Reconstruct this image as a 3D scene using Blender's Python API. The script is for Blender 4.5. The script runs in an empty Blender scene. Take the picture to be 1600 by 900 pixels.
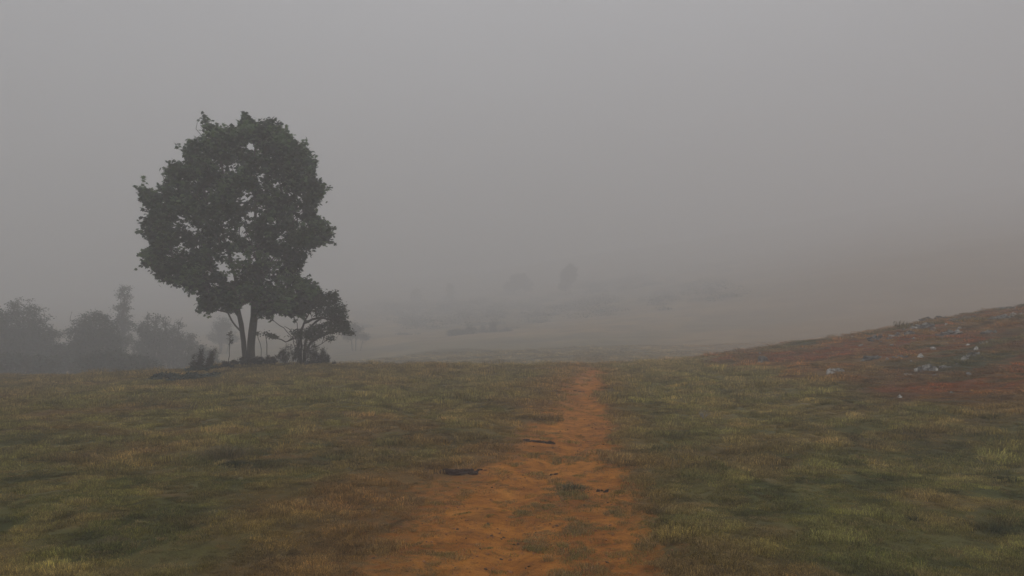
import bpy, math, random
import numpy as np
from mathutils import Vector

R = math.radians
random.seed(7)
rng = np.random.default_rng(7)
S = bpy.context.scene
COL = S.collection

# ------------------------------------------------------------------ camera
CAM_Z = 1.6
PITCH = R(2.05)
FPX = 1256.0
cam_d = bpy.data.cameras.new('camera')
cam_d.sensor_width = 36.0
cam_d.lens = 36.0 * FPX / 1600.0
cam_d.clip_start = 0.05
cam_d.clip_end = 3000
cam = bpy.data.objects.new('camera', cam_d)
COL.objects.link(cam)
cam.location = (0, 0, CAM_Z)
cam.rotation_euler = (R(90) + PITCH, 0, 0)
S.camera = cam

# ------------------------------------------------------------------ world
SUN_EL, SUN_AZ = R(52), R(2)          # azimuth measured from +Y towards +X
w = bpy.data.worlds.new('World')
S.world = w
w.use_nodes = True
nt = w.node_tree
nt.nodes.clear()
out = nt.nodes.new('ShaderNodeOutputWorld')
bg = nt.nodes.new('ShaderNodeBackground')
sky = nt.nodes.new('ShaderNodeTexSky')
sky.sky_type = 'NISHITA'
sky.sun_disc = False
sky.sun_elevation = SUN_EL
sky.sun_rotation = SUN_AZ
sky.air_density = 1.5
sky.dust_density = 6.0
hs = nt.nodes.new('ShaderNodeHueSaturation')
hs.inputs['Saturation'].default_value = 0.25
tc = nt.nodes.new('ShaderNodeTexCoord')
sep = nt.nodes.new('ShaderNodeSeparateXYZ')
mr = nt.nodes.new('ShaderNodeMapRange')     # overcast sky: zenith brighter than horizon
mr.inputs['From Min'].default_value = -0.05
mr.inputs['From Max'].default_value = 1.0
mr.inputs['To Min'].default_value = 3.5
mr.inputs['To Max'].default_value = 11.0
comb = nt.nodes.new('ShaderNodeMixRGB')
comb.blend_type = 'MULTIPLY'
comb.inputs['Fac'].default_value = 1.0
comb.inputs['Color1'].default_value = (0.965, 0.99, 1.06, 1)
mix = nt.nodes.new('ShaderNodeMixRGB')
mix.inputs['Fac'].default_value = 0.92
L = nt.links.new
L(tc.outputs['Generated'], sep.inputs[0])
L(sep.outputs['Z'], mr.inputs['Value'])
L(mr.outputs[0], comb.inputs['Color2'])
L(sky.outputs[0], hs.inputs['Color'])
L(hs.outputs[0], mix.inputs['Color1'])
L(comb.outputs[0], mix.inputs['Color2'])
dotn = nt.nodes.new('ShaderNodeVectorMath'); dotn.operation = 'DOT_PRODUCT'
dotn.inputs[1].default_value = (math.sin(SUN_AZ) * math.cos(R(25)), math.cos(SUN_AZ) * math.cos(R(25)), math.sin(R(25)))
L(tc.outputs['Generated'], dotn.inputs[0])
gl = nt.nodes.new('ShaderNodeMapRange'); gl.interpolation_type = 'SMOOTHSTEP'
gl.inputs['From Min'].default_value = .55; gl.inputs['From Max'].default_value = 1.0
gl.inputs['To Min'].default_value = .97; gl.inputs['To Max'].default_value = 1.13
L(dotn.outputs['Value'], gl.inputs['Value'])
cn = nt.nodes.new('ShaderNodeTexNoise'); cn.inputs['Scale'].default_value = 2.2; cn.inputs['Detail'].default_value = 4
cmp_ = nt.nodes.new('ShaderNodeMapping'); cmp_.inputs['Scale'].default_value = (1, 1, 2.4)
L(tc.outputs['Generated'], cmp_.inputs[0]); L(cmp_.outputs[0], cn.inputs['Vector'])
cr = nt.nodes.new('ShaderNodeMapRange'); cr.inputs['From Min'].default_value = .3; cr.inputs['From Max'].default_value = .7
cr.inputs['To Min'].default_value = .88; cr.inputs['To Max'].default_value = 1.12
L(cn.outputs['Fac'], cr.inputs['Value'])
mm = nt.nodes.new('ShaderNodeMath'); mm.operation = 'MULTIPLY'; L(gl.outputs[0], mm.inputs[0]); L(cr.outputs[0], mm.inputs[1])
fin = nt.nodes.new('ShaderNodeMixRGB'); fin.blend_type = 'MULTIPLY'; fin.inputs['Fac'].default_value = 1
L(mix.outputs[0], fin.inputs['Color1']); L(mm.outputs[0], fin.inputs['Color2'])
L(fin.outputs[0], bg.inputs['Color'])
bg.inputs['Strength'].default_value = 0.10
L(bg.outputs[0], out.inputs['Surface'])

sd = bpy.data.lights.new('sun', 'SUN')
sd.energy = 0.6
sd.angle = R(40)
sd.color = (1.0, 0.96, 0.91)
sun = bpy.data.objects.new('sun', sd)
COL.objects.link(sun)
v = Vector((math.sin(SUN_AZ) * math.cos(SUN_EL), math.cos(SUN_AZ) * math.cos(SUN_EL), math.sin(SUN_EL)))
sun.rotation_euler = v.to_track_quat('Z', 'Y').to_euler()

S.view_settings.view_transform = 'Standard'
S.view_settings.look = 'None'
S.view_settings.gamma = 1
S.view_settings.exposure = 0.0
S.view_settings.use_curve_mapping = False
cy = S.cycles
cy.use_adaptive_sampling = True
cy.adaptive_threshold = 0.01
cy.adaptive_min_samples = 48
cy.use_denoising = True
cy.denoiser = 'OPENIMAGEDENOISE'
cy.max_bounces = 5
cy.diffuse_bounces = 2
cy.glossy_bounces = 1
cy.transmission_bounces = 2
cy.volume_bounces = 3
cy.transparent_max_bounces = 4

HAZE_DENSITY = 0.0100
HAZE_TOP = 92.0


# ------------------------------------------------------------------ noise
def _hash(ix, iy, seed):
    h = (ix.astype(np.int64) * 374761393 + iy.astype(np.int64) * 668265263 + seed * 1274126177) & 0xffffffff
    h = ((h ^ (h >> 13)) * 1274126177) & 0xffffffff
    h = ((h ^ (h >> 16)) * 2246822519) & 0xffffffff
    return ((h ^ (h >> 15)) & 0xffffff) / float(0xffffff)


def vnoise(x, y, seed=0):
    x = np.asarray(x, float); y = np.asarray(y, float)
    ix = np.floor(x); iy = np.floor(y)
    fx = x - ix; fy = y - iy
    fx = fx * fx * fx * (fx * (fx * 6 - 15) + 10); fy = fy * fy * fy * (fy * (fy * 6 - 15) + 10)
    a = _hash(ix, iy, seed); b = _hash(ix + 1, iy, seed)
    c = _hash(ix, iy + 1, seed); d = _hash(ix + 1, iy + 1, seed)
    return (a * (1 - fx) + b * fx) * (1 - fy) + (c * (1 - fx) + d * fx) * fy


def fbm(x, y, scale, octaves=4, seed=0):
    """fractal noise, about -1..1; scale is the size in metres of its largest feature"""
    x = np.asarray(x, float) / scale; y = np.asarray(y, float) / scale
    s = 0; a = 1.0; t = 0
    for i in range(octaves):
        c, sn = math.cos(i * 1.1 + .3), math.sin(i * 1.1 + .3)
        s = s + a * (vnoise(x * c - y * sn + 17.3 * i, x * sn + y * c - 9.1 * i, seed + i * 31) * 2 - 1)
        t += a; a *= .5; x = x * 2.03; y = y * 2.03
    return s / t * 1.6


def ico(sub):
    import bmesh
    bm = bmesh.new(); bmesh.ops.create_icosphere(bm, subdivisions=sub, radius=1)
    V = np.array([v.co[:] for v in bm.verts]); F = np.array([[v.index for v in f.verts] for f in bm.faces]); bm.free()
    return V, F


def sstep(a, b, x):
    t = np.clip((np.asarray(x, float) - a) / (b - a), 0, 1)
    return t * t * (3 - 2 * t)


# ------------------------------------------------------------------ terrain
TU = np.array([-1.2, -.64, -.4, -.1, .1, .2, .32, .45, .64, 1.2])
TY = np.array([23, 45, 60, 90, 140, 200, 300, 450, 700.])
TZ = np.array([
    [0, 0, 0, 0, 0, 0, 0, 0, 0, 0],
    [-1.5, -1.6, -1.7, -1.25, -1.1, -1.1, -1.2, -1.1, -.9, -.5],
    [-2.5, -2.6, -2.7, -1.7, -1.3, -1.4, -1.6, -1.6, -1.2, -.6],
    [-3.0, -3.2, -3.3, -1.8, -.9, -1.0, -.8, .2, 2.2, 4],
    [-2.4, -2.4, -2.3, -.3, 1.4, 1.8, 3.0, 6.0, 9.5, 12],
    [-.5, -.5, .3, 2.6, 5.2, 6.2, 9.0, 14., 19., 24],
    [4, 5, 6, 10, 15, 17, 22, 30., 40., 46],
    [12, 13, 15, 24, 34, 38, 46, 56., 70., 74],
    [16, 18, 22, 36, 46, 50, 58, 66., 78., 80.]])
PY = np.array([-10, 0, 3, 5.2, 7, 8.2, 10.3, 13.9, 19.1, 25, 32, 45, 90])
PX = np.array([-.1, -.1, -.05, .02, .04, .12, .60, 1.24, 1.74, 2.42, 3.2, 4.5, 9.])
PW = np.array([1.0, 1.0, 1.0, 1.0, 1.12, 1.12, .70, .43, .42, .44, .40, .4, .4])


def path_d(X, Y):
    c = np.interp(Y, PY, PX); h = np.interp(Y, PY, PW)
    return X - c, h


def path_mask(X, Y):
    dx, h = path_d(X, Y)
    n = fbm(X, Y, .9, 4, 5) * .30 + fbm(X, Y, 3.0, 2, 9) * .15
    d = np.abs(dx) - h + n * np.where(dx > 0, .55, 1.0)
    soft = np.where(dx > 0, .42, .90)
    return (1 - sstep(-soft, soft, d)) * (1 - sstep(25, 31, Y))


def base_z(X, Y):
    X = np.asarray(X, float); Y = np.asarray(Y, float)
    u = np.clip(X / np.maximum(Y, 14), -1.2, 1.2)
    yy = np.clip(Y, 28, 700)
    j = np.clip(np.searchsorted(TY, yy, side='right') - 1, 0, len(TY) - 2)
    cols = np.stack([np.interp(u, TU, TZ[k]) for k in range(len(TY))])
    # slopes for a smooth curve along Y
    sl = np.zeros_like(cols)
    for k in range(1, len(TY) - 1):
        sl[k] = (cols[k + 1] - cols[k - 1]) / (TY[k + 1] - TY[k - 1])
    sl[0] = 0
    h = (TY[j + 1] - TY[j]); t = (yy - TY[j]) / h
    idx = (j,) + tuple(np.indices(j.shape))
    idx1 = (j + 1,) + tuple(np.indices(j.shape))
    a, b, sa, sb = cols[idx], cols[idx1], sl[idx], sl[idx1]
    z = (2 * t**3 - 3 * t**2 + 1) * a + (t**3 - 2 * t**2 + t) * h * sa + (-2 * t**3 + 3 * t**2) * b + (t**3 - t**2) * h * sb
    hx = X - 6.3 - .25 * np.clip(12 - Y, 0, 30) + fbm(X, Y, 9, 2, 77) * .8
    hill = .156 * 1.0 * np.logaddexp(0, hx / 1.0)
    hill = 12 * np.tanh(hill / 12)
    G = 1 - .80 * sstep(33, 58, Y) + .30 * sstep(95, 150, Y)
    G = G * (.4 + .6 * sstep(-10, 6, Y))
    z = z - .05 - .34 * sstep(-5, -19, X) * sstep(9, 24, Y)
    return z + hill * G


def ground_z(X, Y):
    X = np.asarray(X, float); Y = np.asarray(Y, float)
    z = base_z(X, Y)
    near = 1 - sstep(40, 90, Y)
    pm = path_mask(X, Y)
    z = z + near * (1 - .75 * pm) * (fbm(X, Y, 1.5, 3, 1) * .045 + fbm(X, Y, .42, 2, 2) * .016 + np.abs(fbm(X, Y, 5, 2, 3)) * .05 + fbm(X, Y, .2, 2, 6) * .008)
    z = z - pm * .055 + pm * (fbm(X, Y, .35, 3, 8) * .007 - .03 * sstep(.25, .0, np.abs(path_d(X, Y)[0] + .15 + .2 * fbm(X * 0 + 1, Y, 3, 2, 14))))
    z = z + sstep(30, 90, Y) * fbm(X, Y, 14, 4, 4) * .35
    d2 = ((X + 10.0) / 3.6) ** 2 + ((Y - 30.5) / 1.9) ** 2
    z = z + .16 * np.exp(-d2)
    # ledges on the stony slope
    led = sstep(9.5, 13, X) * sstep(14, 20, Y) * (1 - sstep(45, 70, Y))
    z = z + led * (fbm(X, Y, 3.2, 4, 12) * .13)
    return z


def gz(x, y):
    return float(ground_z(np.array([x]), np.array([y]))[0])


CAM_Z += 0.0


def ray(px, py):
    a = (px - 800) / FPX; b = (450 - py) / FPX
    c, s = math.cos(PITCH), math.sin(PITCH)
    return Vector((a, c - b * s, s + b * c))


def at_depth(px, py, Y):
    d = ray(px, py)
    return Vector((d.x / d.y * Y, Y, CAM_Z + d.z / d.y * Y))


def hit(px, py, ymax=60):
    d = ray(px, py)
    Y = np.arange(3, ymax, .05)
    X = d.x / d.y * Y
    Z = CAM_Z + d.z / d.y * Y
    below = np.nonzero(ground_z(X, Y) > Z)[0]
    k = below[0] if len(below) else len(Y) - 1
    return Vector((X[k], Y[k], gz(X[k], Y[k])))


# ------------------------------------------------------------------ object helpers
def prop(o, label=None, cat=None, group=None, kind=None):
    if label: o['label'] = label
    if cat: o['category'] = cat
    if group: o['group'] = group
    if kind: o['kind'] = kind
    return o


def thing(name, label, cat, loc, group=None):
    o = bpy.data.objects.new(name, None)
    o.empty_display_size = .2
    COL.objects.link(o)
    o.location = loc
    return prop(o, label, cat, group)


def np_mesh(name, V, F, mat, smooth=False, link=True, parent=None, attrs=None):
    """V (n,3); F a list of index arrays (m,k), any k each"""
    me = bpy.data.meshes.new(name)
    V = np.asarray(V, np.float32)
    if not isinstance(F, list): F = [F]
    F = [np.asarray(f, np.int32) for f in F if len(f)]
    me.vertices.add(len(V)); me.vertices.foreach_set('co', V.ravel())
    nl = sum(f.size for f in F); nf = sum(len(f) for f in F)
    me.loops.add(nl); me.polygons.add(nf)
    me.loops.foreach_set('vertex_index', np.concatenate([f.ravel() for f in F]))
    tot = np.concatenate([np.full(len(f), f.shape[1], np.int32) for f in F])
    st = np.concatenate([[0], np.cumsum(tot)[:-1]]).astype(np.int32)
    me.polygons.foreach_set('loop_start', st)
    try: me.polygons.foreach_set('loop_total', tot)
    except Exception: pass
    me.polygons.foreach_set('use_smooth', np.full(nf, smooth, bool))
    me.update(calc_edges=True)
    for k, a in (attrs or {}).items():
        if a.ndim == 1:
            at = me.attributes.new(k, 'FLOAT', 'POINT'); at.data.foreach_set('value', a.astype(np.float32))
        else:
            at = me.attributes.new(k, 'FLOAT_COLOR', 'POINT')
            c = np.ones((len(a), 4), np.float32); c[:, :3] = a
            at.data.foreach_set('color', c.ravel())
    me.materials.append(mat)
    o = bpy.data.objects.new(name, me)
    if link: COL.objects.link(o)
    if parent: o.parent = parent
    return o


# ------------------------------------------------------------------ materials
def mat(name):
    m = bpy.data.materials.new(name)
    m.use_nodes = True
    n = m.node_tree.nodes
    return m, n, m.node_tree.links.new, n['Principled BSDF']


def N(n, t, **kw):
    x = n.new(t)
    for k, v in kw.items():
        if hasattr(x, k): setattr(x, k, v)
        else: x.inputs[k].default_value = v
    return x


def ramp(n, stops):
    r = n.new('ShaderNodeValToRGB')
    e = r.color_ramp.elements
    while len(e) < len(stops): e.new(.5)
    for q, (p, c) in zip(e, stops):
        q.position = p; q.color = (*c, 1)
    return r


def foliage_mat(name, c0, c1, c2, vary=1.0, trans=.25, rough=.55, spec=.3):
    m, n, l, b = mat(name)
    at = N(n, 'ShaderNodeAttribute', attribute_name='rnd')
    r = ramp(n, [(0, c0), (.55, c1), (1, c2)])
    l(at.outputs['Fac'], r.inputs[0])
    l(r.outputs[0], b.inputs['Base Color'])
    b.inputs['Roughness'].default_value = rough
    b.inputs['Specular IOR Level'].default_value = spec
    tr = n.new('ShaderNodeBsdfTranslucent')
    mx = n.new('ShaderNodeMixShader'); mx.inputs[0].default_value = trans
    l(r.outputs[0], tr.inputs['Color'])
    l(b.outputs[0], mx.inputs[1]); l(tr.outputs[0], mx.inputs[2])
    l(mx.outputs[0], n['Material Output'].inputs['Surface'])
    return m


def bark_mat(name, c0, c1, sc=9):
    m, n, l, b = mat(name)
    t = N(n, 'ShaderNodeTexCoord')
    mp = N(n, 'ShaderNodeMapping'); mp.inputs['Scale'].default_value = (1, 1, .18)
    no = N(n, 'ShaderNodeTexNoise', Scale=sc, Detail=6.0, Roughness=.65)
    l(t.outputs['Object'], mp.inputs[0]); l(mp.outputs[0], no.inputs['Vector'])
    r = ramp(n, [(.3, c0), (.7, c1)])
    l(no.outputs['Fac'], r.inputs[0]); l(r.outputs[0], b.inputs['Base Color'])
    bp = N(n, 'ShaderNodeBump', Strength=.7, Distance=.03)
    l(no.outputs['Fac'], bp.inputs['Height']); l(bp.outputs[0], b.inputs['Normal'])
    b.inputs['Roughness'].default_value = .85
    return m


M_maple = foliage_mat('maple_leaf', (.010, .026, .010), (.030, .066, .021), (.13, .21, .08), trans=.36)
M_shrub = foliage_mat('shrub_leaf', (.022, .032, .018), (.045, .055, .03), (.08, .08, .045), trans=.2)
M_heath = foliage_mat('heath_leaf', (.022, .022, .015), (.05, .045, .03), (.10, .08, .05), trans=.1)
M_juniper = foliage_mat('juniper_leaf', (.025, .038, .028), (.055, .075, .052), (.12, .15, .105), trans=.1)
M_far = foliage_mat('far_leaf', (.018, .028, .014), (.036, .05, .024), (.07, .08, .04), trans=.2)
M_bark = bark_mat('bark', (.045, .038, .03), (.13, .115, .095))
M_twig = bark_mat('twig_bark', (.03, .024, .02), (.075, .06, .048), 20)


def ground_mat():
    m, n, l, b = mat('ground')
    geo = N(n, 'ShaderNodeNewGeometry')
    col = N(n, 'ShaderNodeAttribute', attribute_name='tint')
    pm = N(n, 'ShaderNodeAttribute', attribute_name='path')
    f1 = N(n, 'ShaderNodeTexNoise', Scale=9.0, Detail=8.0, Roughness=.7)
    f2 = N(n, 'ShaderNodeTexNoise', Scale=70.0, Detail=5.0, Roughness=.75)
    f3 = N(n, 'ShaderNodeTexNoise', Scale=2.2, Detail=5.0, Roughness=.6)
    for f in (f1, f2, f3): l(geo.outputs['Position'], f.inputs['Vector'])
    # bare earth
    r1 = ramp(n, [(.30, (.15, .054, .012)), (.42, (.32, .106, .014)), (.54, (.45, .160, .021)), (.72, (.58, .25, .055))])
    ad = N(n, 'ShaderNodeMath', operation='MULTIPLY_ADD'); ad.inputs[1].default_value = .45
    l(f2.outputs['Fac'], ad.inputs[0])
    m3 = N(n, 'ShaderNodeMath', operation='MULTIPLY'); m3.inputs[1].default_value = .55
    l(f3.outputs['Fac'], m3.inputs[0]); l(m3.outputs[0], ad.inputs[2])
    l(ad.outputs[0], r1.inputs[0])
    # scattered darker crumbs and humus
    r4 = ramp(n, [(.50, (1, 1, 1)), (.68, (.36, .36, .36))])
    l(f1.outputs['Fac'], r4.inputs[0])
    mu = N(n, 'ShaderNodeMixRGB', blend_type='MULTIPLY'); mu.inputs['Fac'].default_value = .75
    mb = N(n, 'ShaderNodeMixRGB', blend_type='MULTIPLY'); mb.inputs['Fac'].default_value = .9
    f4 = N(n, 'ShaderNodeTexNoise', Scale=3.2, Detail=9.0, Roughness=.72); l(geo.outputs['Position'], f4.inputs['Vector'])
    r5 = ramp(n, [(.36, (.60, .64, .70)), (.50, (1, 1.05, 1.05)), (.64, (1.22, 1.38, 1.6))])
    l(f4.outputs['Fac'], r5.inputs[0]); l(r1.outputs[0], mb.inputs['Color1']); l(r5.outputs[0], mb.inputs['Color2'])
    l(mb.outputs[0], mu.inputs['Color1']); l(r4.outputs[0], mu.inputs['Color2'])
    # turf base
    r2 = ramp(n, [(.3, (.55, .55, .55)), (.7, (1.35, 1.3, 1.25))])
    l(f2.outputs['Fac'], r2.inputs[0])
    mt = N(n, 'ShaderNodeMixRGB', blend_type='MULTIPLY'); mt.inputs['Fac'].default_value = 1
    l(col.outputs['Color'], mt.inputs['Color1']); l(r2.outputs[0], mt.inputs['Color2'])
    # edge between them broken up
    e = N(n, 'ShaderNodeMath', operation='MULTIPLY_ADD'); e.inputs[1].default_value = 2.0; e.inputs[2].default_value = -1.0
    l(f1.outputs['Fac'], e.inputs[0])
    e2 = N(n, 'ShaderNodeMath', operation='ADD'); l(pm.outputs['Fac'], e2.inputs[0]); l(e.outputs[0], e2.inputs[1])
    e3 = N(n, 'ShaderNodeMapRange'); e3.inputs['From Min'].default_value = .18; e3.inputs['From Max'].default_value = .62
    l(e2.outputs[0], e3.inputs['Value'])
    mx = N(n, 'ShaderNodeMixRGB')
    l(e3.outputs[0], mx.inputs['Fac']); l(mt.outputs[0], mx.inputs['Color1']); l(mu.outputs[0], mx.inputs['Color2'])
    l(mx.outputs[0], b.inputs['Base Color'])
    bp = N(n, 'ShaderNodeBump', Strength=.8, Distance=.02)
    sm = N(n, 'ShaderNodeMath', operation='ADD'); l(f1.outputs['Fac'], sm.inputs[0]); l(f2.outputs['Fac'], sm.inputs[1])
    l(sm.outputs[0], bp.inputs['Height']); l(bp.outputs[0], b.inputs['Normal'])
    b.inputs['Roughness'].default_value = .9
    b.inputs['Specular IOR Level'].default_value = .15
    return m


def grass_mat():
    m, n, l, b = mat('grass_blade')
    ti = N(n, 'ShaderNodeAttribute', attribute_name='tint'); ti.attribute_type = 'INSTANCER'
    rn = N(n, 'ShaderNodeAttribute', attribute_name='rnd')
    dry = N(n, 'ShaderNodeAttribute', attribute_name='dry')
    r = ramp(n, [(0, (.35, .35, .35)), (.5, (.9, .9, .9)), (1, (2.1, 2.0, 1.8))])
    l(rn.outputs['Fac'], r.inputs[0])
    mu = N(n, 'ShaderNodeMixRGB', blend_type='MULTIPLY'); mu.inputs['Fac'].default_value = 1
    l(ti.outputs['Color'], mu.inputs['Color1']); l(r.outputs[0], mu.inputs['Color2'])
    mx = N(n, 'ShaderNodeMixRGB'); mx.inputs['Color2'].default_value = (.30, .215, .105, 1)
    l(dry.outputs['Fac'], mx.inputs['Fac']); l(mu.outputs[0], mx.inputs['Color1'])
    l(mx.outputs[0], b.inputs['Base Color'])
    b.inputs['Roughness'].default_value = .7
    b.inputs['Specular IOR Level'].default_value = .2
    tr = n.new('ShaderNodeBsdfTranslucent'); l(mx.outputs[0], tr.inputs['Color'])
    ms = n.new('ShaderNodeMixShader'); ms.inputs[0].default_value = .3
    l(b.outputs[0], ms.inputs[1]); l(tr.outputs[0], ms.inputs[2])
    l(ms.outputs[0], n['Material Output'].inputs['Surface'])
    return m


def rock_mat():
    m, n, l, b = mat('limestone')
    t = N(n, 'ShaderNodeNewGeometry')
    a = N(n, 'ShaderNodeTexNoise', Scale=5.0, Detail=8.0, Roughness=.7)
    c = N(n, 'ShaderNodeTexNoise', Scale=22.0, Detail=5.0, Roughness=.7)
    l(t.outputs['Position'], a.inputs['Vector']); l(t.outputs['Position'], c.inputs['Vector'])
    br = N(n, 'ShaderNodeAttribute', attribute_name='pale')
    s = N(n, 'ShaderNodeMath', operation='ADD'); l(a.outputs['Fac'], s.inputs[0]); l(br.outputs['Fac'], s.inputs[1])
    r = ramp(n, [(.30, (.045, .040, .035)), (.46, (.16, .145, .125)), (.57, (.31, .285, .25)), (.72, (.80, .77, .72))])
    l(s.outputs[0], r.inputs[0])
    r2 = ramp(n, [(.35, (.45, .42, .38)), (.55, (1, 1, 1))])
    l(c.outputs['Fac'], r2.inputs[0])
    mu = N(n, 'ShaderNodeMixRGB', blend_type='MULTIPLY'); mu.inputs['Fac'].default_value = .8
    l(r.outputs[0], mu.inputs['Color1']); l(r2.outputs[0], mu.inputs['Color2'])
    l(mu.outputs[0], b.inputs['Base Color'])
    bp = N(n, 'ShaderNodeBump', Strength=.8, Distance=.03)
    l(c.outputs['Fac'], bp.inputs['Height']); l(bp.outputs[0], b.inputs['Normal'])
    b.inputs['Roughness'].default_value = .8
    return m


def plain_mat(name, c0, c1, sc=30):
    m, n, l, b = mat(name)
    t = N(n, 'ShaderNodeNewGeometry')
    a = N(n, 'ShaderNodeTexNoise', Scale=sc, Detail=6.0, Roughness=.7)
    l(t.outputs['Position'], a.inputs['Vector'])
    r = ramp(n, [(.3, c0), (.7, c1)])
    l(a.outputs['Fac'], r.inputs[0]); l(r.outputs[0], b.inputs['Base Color'])
    bp = N(n, 'ShaderNodeBump', Strength=.8, Distance=.02)
    l(a.outputs['Fac'], bp.inputs['Height']); l(bp.outputs[0], b.inputs['Normal'])
    b.inputs['Roughness'].default_value = .9
    return m


M_ground = ground_mat()
M_grass = grass_mat()
M_rock = rock_mat()
M_peat = plain_mat('peat', (.03, .02, .016), (.11, .065, .045))
M_straw = plain_mat('straw', (.22, .17, .09), (.42, .34, .2))
M_pale = plain_mat('dry_stalk', (.26, .23, .18), (.45, .41, .34))

# ------------------------------------------------------------------ turf colours
GREEN = np.array([.195, .186, .060]); DGREEN = np.array([.080, .095, .036]); LGREEN = np.array([.225, .215, .085])
STRAW = np.array([.36, .262, .115]); BROWN = np.array([.20, .125, .062]); RUST = np.array([.36, .130, .052])
PINK = np.array([.30, .175, .085]); ORANGE = np.array([.38, .21, .070])


def mixc(a, b, t):
    t = np.clip(t, 0, 1)[..., None]
    return a * (1 - t) + b * t


def rust_mask(X, Y):
    e = X - 6.6 - .12 * np.clip(15 - Y, 0, 20) - .02 * (Y - 15) + fbm(X, Y, 4, 3, 21) * .9
    return sstep(0, .9, e) * sstep(10.5, 14, Y) * (1 - .6 * sstep(45, 90, Y))


def turf_col(X, Y):
    n1 = fbm(X, Y, 1.7, 4, 41); n2 = fbm(X, Y, .7, 3, 43); n3 = fbm(X, Y, .38, 2, 47); n4 = fbm(X * .6, Y, 1.0, 3, 53)
    c = np.broadcast_to(GREEN, X.shape + (3,)).copy()
    c = mixc(c, BROWN, sstep(-.1, .8, n1) * .6)
    left = sstep(1.5, -2.5, X)
    c = mixc(c, STRAW, sstep(.05, .8, n2 + .25 * n4) * .6)
    c = mixc(c, PINK, left * sstep(.15, .75, n4 + .35 * n1) * .6)
    c = mixc(c, DGREEN * 1.15, sstep(.15, .65, -n2 * .5 - n3 * .6) * .75)
    c = mixc(c, LGREEN, sstep(.25, .8, n3 - .4 * n1) * .6)
    c = mixc(c, BROWN * .8, sstep(20, 28, Y) * sstep(3, -6, X) * .45)
    c = mixc(c, STRAW * .95, sstep(7, 14, Y) * .22 + sstep(16, 28, Y) * .28)
    c = c * np.array([1.13, 1.12, .98])
    # grass right beside the path takes up the earth's colour
    dx, h = path_d(X, Y)
    near = 1 - sstep(0, np.where(dx < 0, 1.9, .9), np.abs(dx) - h + fbm(X, Y, 1.2, 3, 59) * .6)
    c = mixc(c, ORANGE, near * .72 * np.where(dx < 0, 1.0, .55))
    r = rust_mask(X, Y)
    c = c * (1 + .10 * sstep(1, 3, X))[..., None]
    m1 = fbm(X * .5, Y, 1.6, 4, 61)
    rc = mixc(np.broadcast_to(RUST, X.shape + (3,)), STRAW * np.array([1.05, .8, .65]), sstep(-.2, .6, m1) * .75)
    rc = mixc(rc, BROWN, sstep(-.05, .6, fbm(X * .5, Y, 1.1, 3, 67)) * .8)
    rc = mixc(rc, DGREEN, sstep(.1, .6, fbm(X * .5, Y, .5, 3, 69)) * .6)
    rc = mixc(rc, STRAW * np.array([1., .92, .8]), sstep(.0, .6, fbm(X * .6, Y, .8, 3, 68)) * .6)
    rc = rc * np.array([1.03, .95, .82])
    rc = mixc(rc, DGREEN * 1.2, sstep(.32, .7, fbm(X * .4, Y, 1.7, 3, 71)) * sstep(8, 11, X) * .85)
    c = mixc(c, rc, r)
    # far slopes: brownish pasture, paled to paint in brighter fog
    far = mixc(np.broadcast_to(np.array([.46, .33, .16]), X.shape + (3,)), np.array([.32, .26, .13]), sstep(-.4, .5, fbm(X, Y, 22, 4, 73)))
    far = far * (1 + .35 * fbm(X, Y, 3.5, 4, 79))[..., None]
    far = mixc(far, np.array([.48, .31, .16]), sstep(.1, .45, X / np.maximum(Y, 10)) * .7)
    c = mixc(c, far, sstep(34, 46, Y))
    return c


# ------------------------------------------------------------------ ground sheet
def build_ground():
    tx = np.linspace(-1, 1, 521); gx = 4.25 * np.sinh(5.4 * tx)
    ty = np.arange(-.56, 1.0001, 1 / 600.); gy = 6 + 6.9 * np.sinh(5.2 * ty)
    X, Y = np.meshgrid(gx, gy)
    Z = ground_z(X, Y)
    V = np.stack([X, Y, Z], -1).reshape(-1, 3)
    nx, ny = len(gx), len(gy)
    i = (np.arange(ny - 1)[:, None] * nx + np.arange(nx - 1)[None]).ravel()
    F = np.stack([i, i + 1, i + 1 + nx, i + nx], 1)
    o = np_mesh('ground', V, F, M_ground, smooth=True,
                attrs={'tint': (turf_col(X, Y) * .55).reshape(-1, 3), 'path': path_mask(X, Y).ravel()})  # turf base darkened: shade between the blades put into its colour
    prop(o, kind='structure')
    return float(Z.min())


zmin = build_ground()


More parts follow.
